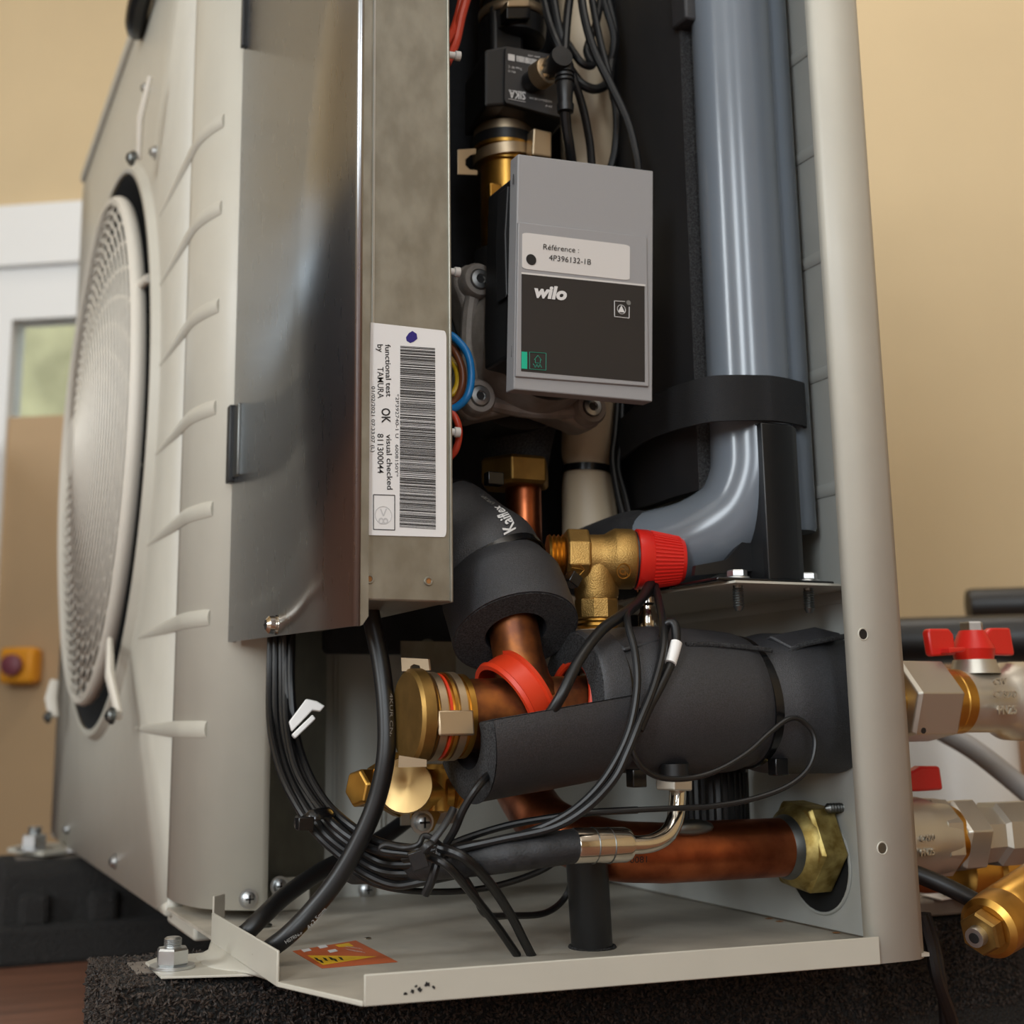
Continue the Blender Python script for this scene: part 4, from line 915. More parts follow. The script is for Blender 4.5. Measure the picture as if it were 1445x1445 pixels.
b.add([sA+(uu*math.cos(a)+vv*math.sin(a))*ro, sA+(uu*math.cos(a)+vv*math.sin(a))*ri, sB+(uu*math.cos(a)+vv*math.sin(a))*ri, sB+(uu*math.cos(a)+vv*math.sin(a))*ro], [[0, 1, 2, 3]]); b.build('cut_edge', 'foam_cut', hz, solid=.0004)
# ties
def tie(label, t, r, tilt, lock):
    c = AX + d_*t; o = MB().band(c, V(1, tilt[0], tilt[1]), r, .0062, .0016, 60).build('cable_tie', 'black_gloss'); tag(o, label, 'cable tie')
    p = A(*lock[:2], Y=lock[2]); MB().box(p, (.0050, .0045, .0055)).build('tie_lock', 'black_gloss', o, bevel=.0007)
    return o
tq = tie('black cable tie pinching the thick foam pipe near the side panel', pz(1103), .0426, (.0, .10), (1098, 1082, .055))
tie('black cable tie round the thick foam pipe near its cut end', pz(893), .0422, (.0, .04), (898, 1098, .058))

# ================================================================== ball valves outside
def ball_valve(name, label, Yv, Zv, Xn, sgn, handle, parts):
    o = thing(name, label, 'valve', V(Xn+.06, Yv, Zv-.035))
    D = V(1, 0, 0)
    for nm, kind, x0, x1, prof, mt in parts:
        if kind == 'hex': MB().hexn(V(x0, Yv, Zv), V(x1, Yv, Zv), prof, V(0, -.35, 1), ch=.10).build(nm, mt, o, smooth=False, bevel=.0008)
        else: MB().lathe(V(x0, Yv, Zv), D, [((x1-x0)*t, r) for t, r in prof], 48 if kind == 'round' else 8, V(0, -.38, 1)).build(nm, mt, o, angle=28, smooth=kind == 'round')
    return o
VZ = A(1312, 990, Y=.075).z
bv = ball_valve('ball_valve', 'nickel ball valve with a red butterfly handle level with the foam pipe', .075, VZ, .44, 1, None, [
    ('pipe_stub', 'round', WX-.01, .452, [(0, .0165), (1, .0165)], 'brass'),
    ('union_nut', 'hex', .436, .478, .0300, 'nickel'),
    ('brass_ring', 'round', .476, .496, [(0, .0225), (.05, .0240), (.45, .0240), (.5, .0225), (.56, .0232), (.95, .0232), (1, .0215)], 'brass'),
    ('body', 'round', .494, .66, [(0, .0215), (.02, .0222), (.20, .0225), (.24, .0245), (.28, .0282), (.36, .0290), (.60, .0290), (.68, .0265), (.72, .0235), (.8, .0225), (.82, .026), (1, .026)], 'nickel')])
nc = V(.462, .075-.0262, VZ-.020); MB().lathe(A(1303, 1031, Y=.0475), V(0, -1, -.2), [(0, .0021), (.0004, .0021)], 16).build('nut_hole', 'ink', bv)
hx_ = A(1374, 925, Y=.075); xh = hx_.x; zh = lambda py: A(1374, py, Y=.075).z
MB().lathe(V(xh, .075, VZ+.02), V(0, 0, 1), [(0, .018), (.010, .0150), (zh(932)-VZ-.02, .0120), (zh(925)-VZ-.02, .0105)], 32).build('stem', 'nickel', bv)
hd_ = MB().lathe(V(xh, .075, zh(938)), V(0, 0, 1), [(0, .0125), (0.002, .0135), (zh(918)-zh(938), .0150), (zh(916)-zh(938), .0155), (zh(893)-zh(938), .0100), (zh(890)-zh(938), .0090)], 32).build('handle', 'red_plastic', bv)
for s_, q in ((-1, ((1346, 895), (1340, 887), (1312, 887), (1310, 893), (1315, 924), (1318, 926), (1350, 924))), (1, ((1392, 892), (1400, 886), (1426, 886), (1432, 920), (1432, 925), (1400, 924), (1392, 916)))):
    pxprism(hd_, 'wing', q, PY(.068), .007, 'red_plastic', bevel=.0015, smooth=True)
pxprism(hd_, 'stop_tab', [(1340, 914), (1363, 913), (1363, 919), (1340, 922)], PY(.059), .01, 'red_plastic', bevel=.001)
nb_ = V(xh, .075, zh(893)); MB().hexn(nb_, V(xh, .075, zh(878)), .0085, V(.8, .6, 0)).build('handle_nut', 'zinc', bv, smooth=False)
vp = Plane(A(1410, 985, Y=.0455), V(-.0, -1, .0))
pxtext(bv, 'cast_lettering', 'C2920', vp, (1402, 984), (1434, 984), (0, -9), 'nickel', off=0, bold=.02, extrude=.0012); pxtext(bv, 'cast_lettering', 'PN25', vp, (1408, 1008), (1434, 1007), (0, -12), 'nickel', off=0, bold=.02, extrude=.0012)
pxtext(bv, 'cast_lettering', 'CW', Plane(A(1410, 965, Y=.047), V(0, -1, .3)), (1402, 966), (1420, 965), (0, -8), 'nickel', off=0, bold=.02, extrude=.0012)
LZ = A(1340, 1180, Y=.095).z; LY = .095
lx = lambda px: A(px, 1180, Y=LY-.028).x
lv = ball_valve('ball_valve', 'lower nickel ball valve half hidden behind the side post', LY, LZ, .45, 1, None, [
    ('pipe_stub', 'round', WX-.01, lx(1300), [(0, .0165), (1, .0165)], 'brass'),
    ('body', 'round', lx(1268), lx(1362), [(0, .022), (.15, .024), (.25, .0282), (.55, .0290), (.68, .0290), (.78, .0278), (1, .0270)], 'nickel'),
    ('body_hex', 'oct', lx(1343), lx(1366), [(0, .0285), (.9, .0285), (1, .0265)], 'nickel'),
    ('brass_thread', 'round', lx(1364), lx(1376), [(0, .0240), (1, .0240)], 'brass'),
    ('union_nut', 'hex', lx(1372), lx(1408), .0275, 'nickel'),
    ('tail_piece', 'oct', lx(1406), lx(1500), [(0, .0205), (.05, .0215), (.3, .0205), (.34, .0240), (1, .0240)], 'nickel')])
vp = Plane(A(1315, 1185, Y=LY-.0295), V(0, -1, 0))
pxtext(lv, 'cast_lettering', 'C2920', vp, (1299, 1188), (1319, 1186), (0, -9), 'nickel', off=0, bold=.02, extrude=.0012); pxtext(lv, 'cast_lettering', 'PN25', vp, (1299, 1208), (1318, 1206), (0, -9), 'nickel', off=0, bold=.02, extrude=.0012)
pxprism(lv, 'handle', [(1282, 1092), (1300, 1081), (1327, 1081), (1332, 1115), (1298, 1117), (1282, 1117)], PY(LY-.006), .009, 'red_dark', bevel=.002, smooth=True)
MB().cyl(V(lx(1290), LY, LZ+.02), V(lx(1290), LY, A(1295, 1112, Y=LY).z), .008).build('stem', 'nickel', lv)

# ================================================================== lower copper pipe and nut
cz = A(1000, 1200, Y=.105).z
lc = thing('copper_pipe', 'reddish copper pipe low above the tray ending in a brass nut', 'pipe', V(.3, .105, cz-.02))
MB().tube(smoothpath([A(722, 1085, Y=.235), A(745, 1128, Y=.205), A(778, 1168, Y=.158), V(.228, .118, cz+.003), V(.262, .106, cz)], 6)+[V(.345, .100, cz), V(.388, .100, cz)], .0195, 40).build('pipe', 'copper', lc)
MB().lathe(V(.352, .1, cz), V(1, 0, 0), [(0, .0197), (.006, .0218), (.012, .0225)], 40).build('solder_collar', 'zinc_dark', lc)
MB().lathe(V(.358, .1, cz), V(1, 0, 0), [(0, .022), (.004, .0265), (.008, .0280)], 40).build('nut_shoulder', 'brass_old', lc)
MB().hexn(V(.364, .1, cz), V(.386, .1, cz), .0325, V(0, -.6, .8), ch=.08).build('hex_nut', 'brass_old', lc, smooth=False, bevel=.0008)
cpn = Plane(V(.27, .0848, cz), V(0, -1, 0)); pxtext(lc, 'stamped_number', '0081', Plane(A(903, 1215, Y=.0862), V(0, -1, -.3)), (889, 1218), (913, 1217), (0, -9), 'ink', off=.0006)
MB().sphere(A(975, 1168, Y=.092), .011, 16, (1.6, .6, .5)).build('solder_patch', 'zinc_dark', lc)
hole = MB().torus(V(WX-.0032, .105, cz-.012), V(1, 0, 0), .034, .0012, 40, 6).build('wall_hole_rim', 'panel_grey', lc)
MB().lathe(V(WX-.0034, .105, cz-.012), V(-1, 0, 0), [(0, .033), (.0003, .033)], 36).build('wall_hole', 'shade_dark', hole)
# black plastic ribbed knob behind
kb = A(1005, 1120, Y=.15); ko = thing('ribbed_cap', 'black ribbed plastic cap behind the chrome tube', 'cap', kb+V(0, 0, -.03))
MB().lathe(kb+V(0, 0, -.03), V(0, 0, 1), [(0, .022), (.003, .0245), (.05, .0245), (.056, .021), (.056, 0)], 36).build('cap', 'black_plastic', ko)
for i in range(30):
    a = 2*math.pi*i/30; e = V(math.cos(a), math.sin(a), 0)*.0245; MB().box(kb+e+V(0, 0, -.005), (.0008, .0008, .02)).build('rib', 'black_plastic', ko, smooth=False)
MB().bx(kb.x+.01, kb.x+.04, .16, .165, kb.z-.03, kb.z+.02).build('support', 'panel_grey', ko, bevel=.002)
# upper small chrome connector under the relief valve
tb = thing('crimp_sleeve', 'short steel crimp sleeve hanging below the red cap', 'fitting', A(915, 892, Y=.12))
MB().lathe(A(915, 892, Y=.12), V(0, 0, 1), [(0, .006), (.002, .0068), (.012, .0068), (.014, .0055), (.018, .0055), (.02, .008), (.033, .008), (.036, .006)], 24).build('sleeve', 'chrome', tb)
# ================================================================== brass service valve
m_ = MATS['brass_disc']; nt = m_.node_tree; tg = nt.nodes.new('ShaderNodeTangent'); tg.direction_type = 'RADIAL'; tg.axis = 'Y'
pb_ = nt.nodes['Principled BSDF']; pb_.inputs['Anisotropic'].default_value = .85; nt.links.new(tg.outputs[0], pb_.inputs['Tangent'])
sv = thing('service_valve', 'brass service valve with a bright turned round face and hex cap', 'valve', A(590, 1165, Y=.165))
dc = A(572, 1108, Y=.140)
MB().lathe(dc, V(.28, 1, -.12), [(0, 0), (0, .0172), (.0012, .0178), (.010, .0178)], 56).build('turned_face', 'brass_disc', sv, angle=30)
MB().hexn(dc+V(0, .008, 0), dc+V(0, .026, 0), .0205, V(0, 0, 1)).build('cap_hex', 'brass', sv, smooth=False)
h0, h1 = A(502, 1112, Y=.15), A(548, 1112, Y=.16)
MB().hexn(h0, h1, .0125, V(0, -.3, 1), ch=.16).build('hex_cap', 'brass', sv, smooth=False, bevel=.0008)
b0, b1 = A(588, 1118, Y=.168), A(655, 1112, Y=.168); dv = (b1-b0); LL = dv.length
MB().lathe(b0, dv, [(0, .0125), (LL*.45, .0125), (LL*.48, .0150), (LL*.62, .0150), (LL*.65, .0115), (LL*.72, .0145), (LL*.82, .0115), (LL*.9, .0145), (LL, .0120)], 36).build('body', 'brass', sv)
MB().lathe(A(622, 1078, Y=.165), V(0, 0, -1), [(0, .010), (.003, .012), (.006, .010), (.030, .009)], 24).build('stem', 'brass', sv)
pxprism(sv, 'fixing_plate', [(582, 1128), (625, 1128), (622, 1150), (612, 1172), (600, 1179), (586, 1172), (580, 1155)], PY(.185), .003, 'brass_dull', bevel=.0006)
screw(sv, A(595, 1160, Y=.1835), V(0, -1, 0), .0060, 'fixing_screw', 'zinc')

# ================================================================== hose with chrome elbow
ch = thing('braided_hose', 'black rubber hose with a chrome crimp ferrule and elbow tube', 'hose', A(850, 1215, Y=.045))
MB().tube(smoothpath(pxpath([(500, 1226, .19), (560, 1222, .14), (620, 1217, .088), (690, 1210, .062), (750, 1202, .052), (815, 1193, .046)]), 6), .0100, 20).build('rubber_hose', 'hose_black', ch)
fa, fb = A(809, 1193.5, Y=.046), A(887, 1192, Y=.046); df = (fb-fa); Lf = df.length
MB().lathe(fa, df, [(0, .0092), (.0, .0100), (.001, .0104), (Lf-.003, .0104), (Lf, .0092), (Lf+.0004, .006)], 36).build('ferrule', 'chrome', ch)
for px_ in (836, 858): MB().torus(A(px_, 1193, Y=.046), df, .0104, .0004, 36, 5).build('crimp_line', 'zinc_dark', ch)
MB().tube(smoothpath(pxpath([(882, 1192, .046), (905, 1192, .046), (925, 1188, .048), (943, 1176, .051), (953, 1155, .054), (956, 1130, .056), (957, 1106, .058)]), 6), .0055, 20).build('elbow_tube', 'chrome', ch)
n0 = A(951, 1115, Y=.058); n1 = A(951, 1096, Y=.058)
MB().hexn(n0, n1, .0128, V(.5, -.87, 0), ch=.08).build('flare_nut', 'nickel', ch, smooth=False, bevel=.0005)
MB().cyl(n1, n1+V(0, 0, .008), .0095).build('collar', 'black_plastic', ch)
dt = tag(MB().tube(smoothpath([A(826, 1190, Y=.095), A(829, 1230, Y=.098), A(832, 1280, Y=.104), A(836, 1346, Y=.112)]), .0133, 24).build('drain_tube', 'black_plastic'), 'black upright drain tube entering the tray floor', 'tube')
MB().torus(V(A(836, 1343, Y=.112).x, .112, .0032), V(0, 0, 1), .0145, .0012, 32, 6).build('floor_grommet', 'rubber', dt)

# ================================================================== cables
def cab(label, L, rpx, **k):
    P = pxpath(L); r = rpx*mpp(P[len(P)//2]); return cable('cable', label, P, r, **k)
cab('thick black power cable hanging below the electrical box in front', [(512, 800, .12), (524, 870, .118), (538, 940, .112), (545, 1010, .106), (544, 1070, .104), (531, 1130, .108), (508, 1185, .114), (476, 1240, .122), (440, 1285, .13), (408, 1318, .135), (385, 1336, .142), (366, 1350, .150)], 13.5, seg=16)
cab('second thick black power cable leaving behind the tray flange', [(620, 1120, .28), (560, 1168, .27), (510, 1200, .26), (455, 1228, .245), (405, 1262, .225), (372, 1292, .208), (352, 1312, .205), (342, 1320, .21)], 12.5, seg=16)
bundle = [
 [(383, 870, .205), (381, 950, .20), (381, 1010, .19), (388, 1060, .18), (405, 1110, .165), (440, 1168, .15), (478, 1205, .14), (520, 1235, .13), (560, 1249, .12), (600, 1243, .105), (640, 1235, .10)],
 [(390, 870, .20), (389, 950, .195), (390, 1020, .185), (400, 1075, .172), (420, 1122, .158), (455, 1172, .145), (495, 1205, .135), (535, 1228, .125), (575, 1232, .112), (615, 1226, .10)],
 [(398, 870, .195), (398, 950, .19), (400, 1020, .18), (412, 1078, .168), (436, 1128, .152), (470, 1172, .14), (508, 1200, .13), (545, 1218, .12), (590, 1218, .10), (640, 1205, .085)],
 [(406, 870, .195), (406, 960, .19), (410, 1030, .178), (424, 1085, .163), (448, 1130, .15), (482, 1170, .138), (520, 1195, .126), (560, 1207, .11), (600, 1206, .095), (660, 1196, .08)],
 [(413, 870, .19), (411, 960, .185), (417, 1030, .175), (433, 1085, .16), (460, 1132, .145), (495, 1165, .132), (530, 1186, .12), (570, 1196, .105), (620, 1196, .09), (690, 1190, .08)],
 [(402, 870, .186), (403, 950, .184), (405, 1020, .176), (416, 1080, .162), (440, 1126, .15), (474, 1166, .136), (512, 1192, .124), (552, 1204, .108), (600, 1200, .092)]]
nm = ['outermost thin black cable of the bundle beside the left column', 'second thin black cable of the bundle from the left column', 'third thin black cable of the bundle from the left column', 'fourth thin black cable of the bundle from the left column', 'innermost thin black cable of the bundle beside the white connector', 'thin black cable lying on top of the bundle near the left column']
for L, n_ in zip(bundle, nm):
    L = [(x, y, Y + (.062 if y < 960 else .052 if y < 1040 else .030 if y < 1100 else .014 if y < 1150 else 0)) for x, y, Y in L]
    cab(n_, L, 6.2, group='bundle of thin black cables')
# low sweeping cable under the bundle
cab('thin black cable sweeping lowest across the tray below the bundle', [(480, 1215, .15), (520, 1243, .14), (570, 1256, .13), (640, 1258, .125), (700, 1250, .12), (760, 1230, .115), (800, 1205, .11)], 4.6)
# cables coming down from the relief valve
cab('black cable crossing the copper tee from the relief valve', [(930, 800, .10), (905, 845, .075), (878, 868, .055), (848, 890, .045), (818, 930, .036), (790, 985, .034), (764, 1024, .048), (747, 1042, .066), (735, 1065, .080)], 8.2, seg=12)
cab('black cable curling beside the half shell behind the tie knot', [(735, 1060, .066), (705, 1080, .062), (676, 1108, .05), (655, 1140, .055), (642, 1170, .062), (630, 1190, .068)], 6.0)
cab('black cable in front of the foam pipe, left one of the pair', [(925, 830, .09), (890, 860, .06), (886, 880, .045), (896, 920, .034), (899, 970, .028), (888, 1030, .026), (862, 1085, .028), (830, 1125, .032), (790, 1155, .038), (735, 1178, .05), (680, 1190, .06), (630, 1198, .072), (585, 1205, .09), (550, 1206, .11)], 5.6)
cab('black cable in front of the foam pipe, right one of the pair', [(918, 800, .11), (930, 850, .07), (936, 885, .046), (935, 920, .034), (922, 970, .027), (902, 1020, .024), (886, 1060, .024), (866, 1100, .026), (828, 1140, .030), (780, 1168, .040), (710, 1184, .052), (655, 1196, .062), (610, 1206, .078), (570, 1212, .10)], 6.2)
wl = cab('looped black cable end with a white sleeve on the foam pipe', [(935, 900, .05), (942, 880, .046), (952, 882, .042), (954, 905, .038), (947, 935, .033), (932, 968, .029), (915, 1000, .027), (902, 1030, .026)], 6.6, seg=12)
sl_ = tag(MB().tube(smoothpath(pxpath([(954.5, 907, .036), (951, 920, .034), (946, 936, .032)])), 8.4*mpp(A(950, 920, Y=.035)), 16).build('cable_sleeve', 'white_plastic'), 'white sleeve on the looped cable over the foam pipe', 'sleeve')
cab('thin grey black sensor cable looping over the foam pipe to the right tie', [(900, 1000, .030), (892, 1040, .026), (893, 1062, .025), (908, 1085, .026), (935, 1098, .030), (975, 1098, .030), (1015, 1086, .028), (1055, 1062, .028), (1085, 1035, .030), (1110, 1016, .030), (1128, 1015, .030), (1146, 1032, .029), (1150, 1055, .028), (1140, 1085, .028), (1110, 1110, .030), (1060, 1128, .034), (1000, 1138, .038), (940, 1141, .042), (880, 1144, .046), (825, 1147, .052)], 3.9)
cab('flat black ribbon cable passing left behind the half shell', [(900, 1143, .05), (840, 1146, .06), (790, 1152, .07), (720, 1164, .08), (660, 1182, .085), (600, 1206, .085)], 5.2)
# downward tails
cab('black cable tail dropping from the knot to the tray, upper one', [(620, 1196, .064), (655, 1210, .052), (690, 1245, .062), (720, 1290, .08), (738, 1325, .095), (752, 1352, .105)], 7.0)
cab('black cable tail dropping from the knot to the tray, lower one', [(600, 1206, .07), (632, 1222, .056), (665, 1260, .07), (700, 1305, .09), (730, 1348, .105)], 6.2)
cab('black cable curling from the knot and round behind the drain tube', [(605, 1198, .08), (640, 1218, .072), (668, 1258, .075), (685, 1290, .085), (720, 1292, .11), (770, 1288, .125), (800, 1262, .13), (812, 1215, .12)], 4.8)
cab('small black cable loop above the knot', [(640, 1210, .07), (612, 1185, .07), (598, 1180, .072), (590, 1192, .072), (570, 1196, .08), (545, 1192, .088), (540, 1200, .09), (590, 1206, .078)], 4.4)
cab('short black cable stub hanging under the knot', [(622, 1195, .066), (614, 1225, .064), (608, 1245, .066), (600, 1262, .07)], 6.5)
kt = thing('knot_tie', 'black cable tie with square lock gathering the bundle above the tray', 'cable tie', A(590, 1228, Y=.062))
MB().box(A(590, 1213, Y=.062), (.0048, .0046, .0052), (V(.9, -.3, .3).normalized(), V(.3, .95, 0).normalized(), V(-.3, .1, .95).normalized())).build('lock', 'black_gloss', kt, bevel=.0005)
MB().tube(smoothpath(pxpath([(597, 1205, .06), (612, 1185, .056), (630, 1160, .056), (640, 1140, .06)])), .0022, 8, flat=.4).build('tail', 'black_plastic', kt)
MB().tube(smoothpath(pxpath([(592, 1205, .06), (604, 1192, .055), (616, 1188, .06), (625, 1200, .075)])), .0024, 8, flat=.5).build('strap', 'black_plastic', kt)
cst = thing('bundle_tie', 'black cable tie holding the bundle below the white connector', 'cable tie', A(440, 1160, Y=.15))
e1_, e2_ = A(425, 1162, Y=.146), A(466, 1146, Y=.143)
MB().tube(smoothpath([e1_+V(0, .012, 0), e1_, (e1_+e2_)*.5+V(-.003, -.006, .002), e2_, e2_+V(.002, .012, 0)]), .0042, 8, flat=.35).build('strap', 'black_gloss', cst)
MB().box(A(430, 1162, Y=.138), (.005, .004, .004)).build('lock', 'black_gloss', cst, bevel=.0006)
# white connector
wc = thing('wire_clip', 'small white plastic wire clip beside the cable bundle', 'clip', A(430, 1030, Y=.2))
P_ = Plane(A(432, 1010, Y=.20), V(-.2, -1, .1))
pxprism(wc, 'clip_body', [(408, 1018), (432, 986), (447, 989), (459, 996), (452, 1004), (441, 1002), (412, 1032)], P_, .006, 'white_plastic', bevel=.0008, smooth=True)
pxprism(wc, 'clip_jaw', [(412, 1036), (441, 1008), (446, 1014), (440, 1020), (417, 1042)], P_, .008, 'white_plastic', .002, bevel=.0008, smooth=True)
# cables at the top
top = [
 ('black plug cable falling behind the control head', [(797, 155, .120), (799, 180, .125), (803, 205, .13), (808, 240, .14)], 7.6),
 ('black cable passing behind the angled plug', [(778, -20, .15), (789, 40, .145), (806, 100, .145), (822, 150, .15), (832, 200, .155), (836, 245, .16)], 6.0),
 ('black cable entering from the top left of the plug', [(763, -20, .16), (775, 30, .15), (786, 60, .142), (800, 90, .14)], 6.4),
 ('grey black cable above the plug', [(806, -20, .15), (800, 30, .145), (797, 75, .14)], 6.2),
 ('long printed black cable curving down to the right corner of the control head', [(818, -30, .14), (824, 20, .135), (838, 70, .13), (862, 120, .125), (885, 170, .12), (897, 215, .118), (902, 250, .12)], 6.4),
 ('black cable beside the long printed cable', [(832, -20, .15), (845, 50, .145), (860, 110, .14), (870, 160, .14), (868, 210, .145), (858, 250, .15)], 5.4),
 ('black cable loop over the beige hose', [(800, 60, .165), (820, 88, .16), (836, 92, .16), (828, 70, .165), (842, 30, .165), (850, -20, .17)], 5.4),
 ('black cable drooping in front of the beige hose', [(806, 100, .17), (820, 118, .165), (840, 126, .163), (858, 116, .165), (862, 90, .17), (868, 50, .175), (858, 0, .18), (850, -30, .18)], 6.6),
 ('black cable at the right of the beige hose', [(842, -30, .17), (856, 15, .165), (866, 50, .165), (864, 75, .168), (858, 95, .172), (866, 140, .175)], 5.2)]
for n_, L, r_ in top: cab(n_, L, r_, group='cables behind the control head')
cab('thin black cable pair running down the right of the beige hose', [(872, 560, .20), (868, 610, .195), (864, 650, .19), (872, 700, .18), (884, 745, .17)], 4.6)
cab('thin black cable beside the hose tie', [(878, 560, .205), (876, 620, .20), (872, 660, .195), (882, 700, .185), (892, 745, .175)], 4.2)
# coloured wires from the electrical box
cab('red wire at the top right of the electrical box', [(664, -20, .13), (652, 20, .125), (643, 60, .12), (630, 90, .11)], 6.5, mt='cable_red')
cab('second red wire at the top edge of the electrical box', [(655, -20, .14), (646, 20, .135), (638, 45, .12), (628, 65, .11)], 5, mt='cable_red')
cab('blue wire looping out of the electrical box', [(630, 470, .11), (644, 479, .105), (660, 500, .10), (665, 530, .10), (660, 558, .10), (645, 574, .105), (628, 580, .11)], 5.6, mt='cable_blue', seg=12)
cab('brown wire looping inside the blue one', [(630, 484, .115), (642, 496, .11), (652, 520, .108), (652, 545, .108), (642, 566, .112), (628, 572, .115)], 5.4, mt='cable_brown', seg=12)
cab('yellow wire inside the brown one', [(630, 560, .115), (640, 554, .112), (646, 540, .112), (644, 520, .115), (634, 505, .12)], 4.6, mt='cable_yellow')
cab('orange red wire below the blue loop', [(630, 575, .11), (643, 590, .105), (648, 610, .105), (643, 635, .108), (630, 650, .115)], 5.0, mt='cable_red', seg=12)
for x, y, l_ in ((641, 79, 'white plastic peg at the upper right of the electrical box'), (640, 384, 'white plastic peg beside the pump flange'), (640, 610, 'white plastic peg over the orange red wire')):
    c = A(x, y, Y=.10); pgx = MB().lathe(c+V(-.006, .0, 0), V(1, -.1, 0), [(0, .0024), (.006, .0024), (.0065, .0034), (.010, .0034), (.0105, .002)], 16).build('plastic_peg', 'white_plastic'); tag(pgx, l_, 'peg', 'white pegs of the box edge')

# ================================================================== warning sticker on the tray
TP = Plane(V(0, 0, .0029), V(0, 0, 1))
sk = pxprism(None, 'warning_sticker', [(413, 1342), (502, 1327), (561, 1357), (454, 1366)], TP, .0002, 'sticker_orange', .0002); tag(sk, 'orange warning sticker with yellow triangle on the tray floor', 'sticker')
pxprism(sk, 'warning_triangle', [(434, 1348), (531, 1349.5), (456, 1361.5)], TP, .0001, 'sticker_yellow', .0004)
for x, y in ((446, 1353), (452, 1356), (458, 1353), (466, 1352), (472, 1354), (480, 1352)):
    pxprism(sk, 'pictogram_stroke', [(x-3, y-2), (x+2, y-1), (x+5, y+3), (x+1, y+2)], TP, .0001, 'ink', .0005)
for x, y in ((425, 1340), (448, 1335), (462, 1341)):
    pxprism(sk, 'pictogram', [(x, y), (x+11, y-2), (x+15, y+1), (x+4, y+3.4)], TP, .0001, 'ink_white', .0004)
pxprism(sk, 'small_triangle', [(473, 1333.5), (492, 1330.5), (499, 1335), (478, 1336)], TP, .0001, 'sticker_yellow', .0004)
pxtext(sk, 'lettering', 'WARNING', TP, (492, 1341), (516, 1345), (-5, -2.6), 'paper', off=.0005); pxtext(sk, 'lettering', 'ATTENTION', TP, (489, 1336.5), (512, 1340), (-4, -2.2), 'paper', off=.0005)
def debris(name, label, x, y, r_, mt):
    c = A(x, y, Z=.003); tag(MB().sphere(c+V(0, 0, r_*.3), r_, 10, (1.6, 1, .5)).build(name, mt), label, 'debris')
debris('metal_chip', 'tiny shiny metal chip on the tray behind the sticker', 519, 1325, .0016, 'chrome')
debris('loose_screw', 'small dull screw lying beside the thick cable on the tray', 372, 1308, .004, 'zinc_dark')

# printed lettering on cables
def cprint(label_parent, s, pl, a, b_, up, mt='ink_grey'): pxtext(label_parent, 'cable_print', s, pl, a, b_, up, mt, off=.0004)
co = {o['label']: o for o in bpy.data.objects if o.name.startswith('cable') and 'label' in o}
k1 = co['thick black power cable hanging below the electrical box in front']
cprint(k1, '4x2.5mm', Plane(A(450, 1290, Y=.122), V(-.2, -1, .35)), (436, 1312), (461, 1284), (-4, -4)); cprint(k1, 'H07RN-F', Plane(A(415, 1325, Y=.128), V(-.2, -1, .45)), (404, 1332), (428, 1318), (-3, -4.5))
cprint(k1, '4KUR CNAUS', Plane(A(553, 1000, Y=.0995), V(.35, -1, 0)), (550, 978), (550, 1062), (4.5, .2))

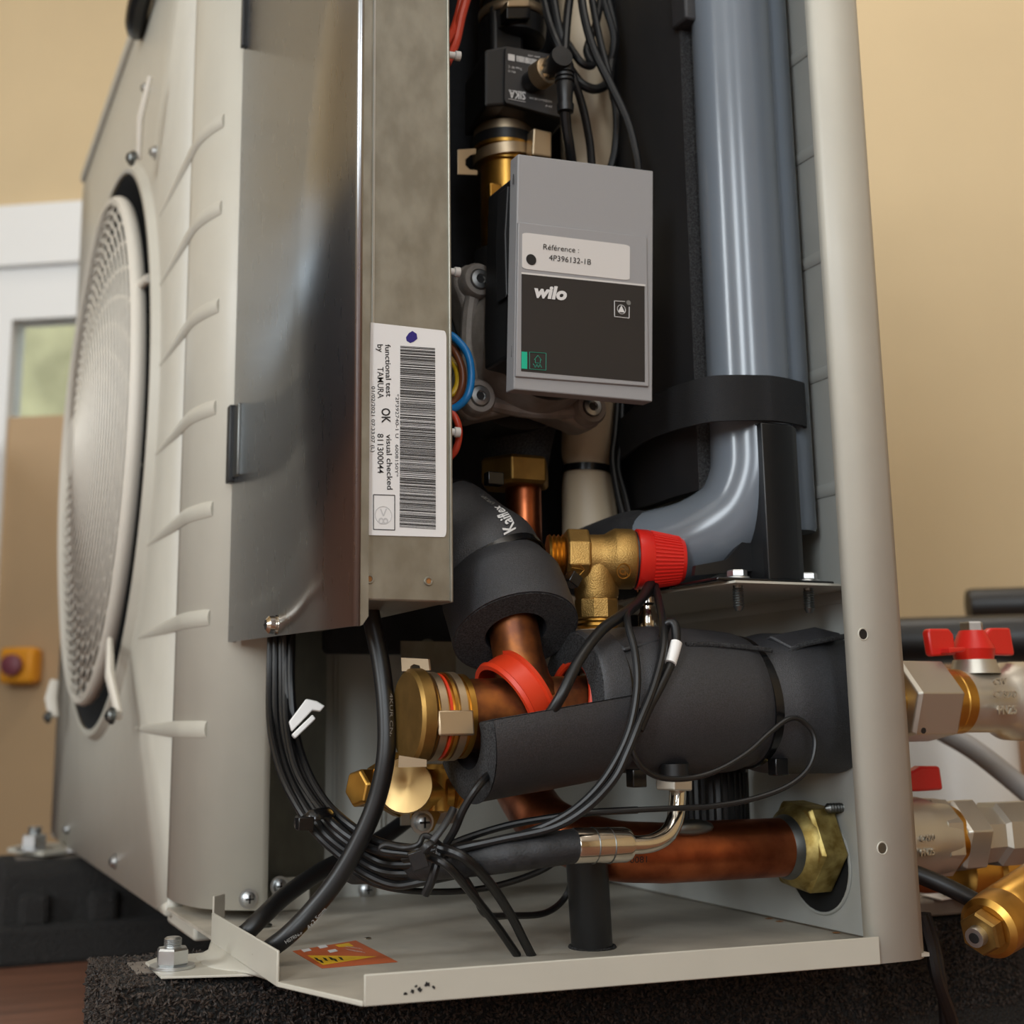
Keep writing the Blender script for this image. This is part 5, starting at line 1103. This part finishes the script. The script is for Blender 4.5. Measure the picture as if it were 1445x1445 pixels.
# ================================================================== fittings at the lower right
gt = cab('grey plastic tube slanting down behind the upper valve', [(1290, 990, .30), (1335, 1030, .26), (1380, 1062, .22), (1450, 1120, .17), (1520, 1180, .13)], 15, mt='panel_grey', cat='tube', seg=20) if False else cable('drain_hose', 'grey plastic tube slanting down behind the upper valve', pxpath([(1280, 1005, .30), (1330, 1032, .27), (1380, 1062, .24), (1450, 1118, .20), (1520, 1180, .16)]), .0092, mt='head_grey', seg=20, cat='tube')
st1 = thing('strainer', 'brass strainer body with a hex end plug at the lower right edge', 'fitting', A(1430, 1335, Y=.02))
s0, s1 = A(1392, 1312, Y=.01), A(1475, 1255, Y=.03); dv = s1-s0; LL = dv.length
MB().lathe(s0, dv, [(0, .016), (.003, .0195), (.02, .0205), (.023, .0192), (.026, .0205), (LL, .0205), (LL+.04, .0205)], 40).build('body', 'brass', st1)
MB().hexn(s0-dv.normalized()*.010, s0+dv.normalized()*.001, .0140, V(0, 0, 1)).build('hex_plug', 'brass_dull', st1, smooth=False)
MB().lathe(s0-dv.normalized()*.0155, dv, [(0, .0035), (.0, .0062), (.006, .0066)], 20).build('nipple', 'zinc', st1)
MB().lathe(s0-dv.normalized()*.0157, -dv, [(0, .0034), (.0002, .0034)], 16).build('bore', 'ink', st1)
st2 = tag(MB().lathe(A(1345, 1232, Y=.16), V(1, 0, 0), [(0, .016), (.004, .022), (.03, .022), (.032, .026), (.09, .026)], 40).build('brass_manifold', 'brass'), 'blurred brass fitting below the lower valve', 'fitting')
tag(MB().lathe(A(1312, 1245, Y=.20), V(1, 0, 0), [(0, .018), (.08, .018)], 32).build('copper_stub', 'copper'), 'short copper pipe behind the post under the lower valve', 'pipe')
cable('sensor_cable', 'black cable running from the post to the brass strainer', pxpath([(1270, 1225, .06), (1310, 1240, .05), (1350, 1258, .04), (1400, 1285, .03), (1430, 1300, .03)]), .0058, seg=12)
cable('sensor_cable', 'black cable hanging below the post beside the rubber foot', pxpath([(1300, 1290, .04), (1312, 1330, .04), (1322, 1380, .04), (1340, 1430, .05), (1350, 1470, .06)]), .0042)
cable('sensor_cable', 'second black cable hanging down beside the rubber foot', pxpath([(1306, 1290, .05), (1320, 1340, .05), (1330, 1400, .05), (1335, 1460, .06)]), .0038)
pp_ = [A(1300, 1280, Y=.19), A(1360, 1274, Y=.19), A(1368, 1282, Y=.17), A(1330, 1290, Y=.16)]
b = MB(); tag(b.prism([V(p.x, p.y, .006) for p in pp_], V(0, 0, .001)).build('paper_slip', 'paper_white', smooth=False), 'white slip of paper lying on the wooden plank behind the post', 'paper')
pkz = -.0072
tag(MB().bx(.40, .62, .17, .29, pkz, .005).build('wooden_plank', 'plank', bevel=.002), 'short grey weathered plank on the near rubber foot', 'plank')
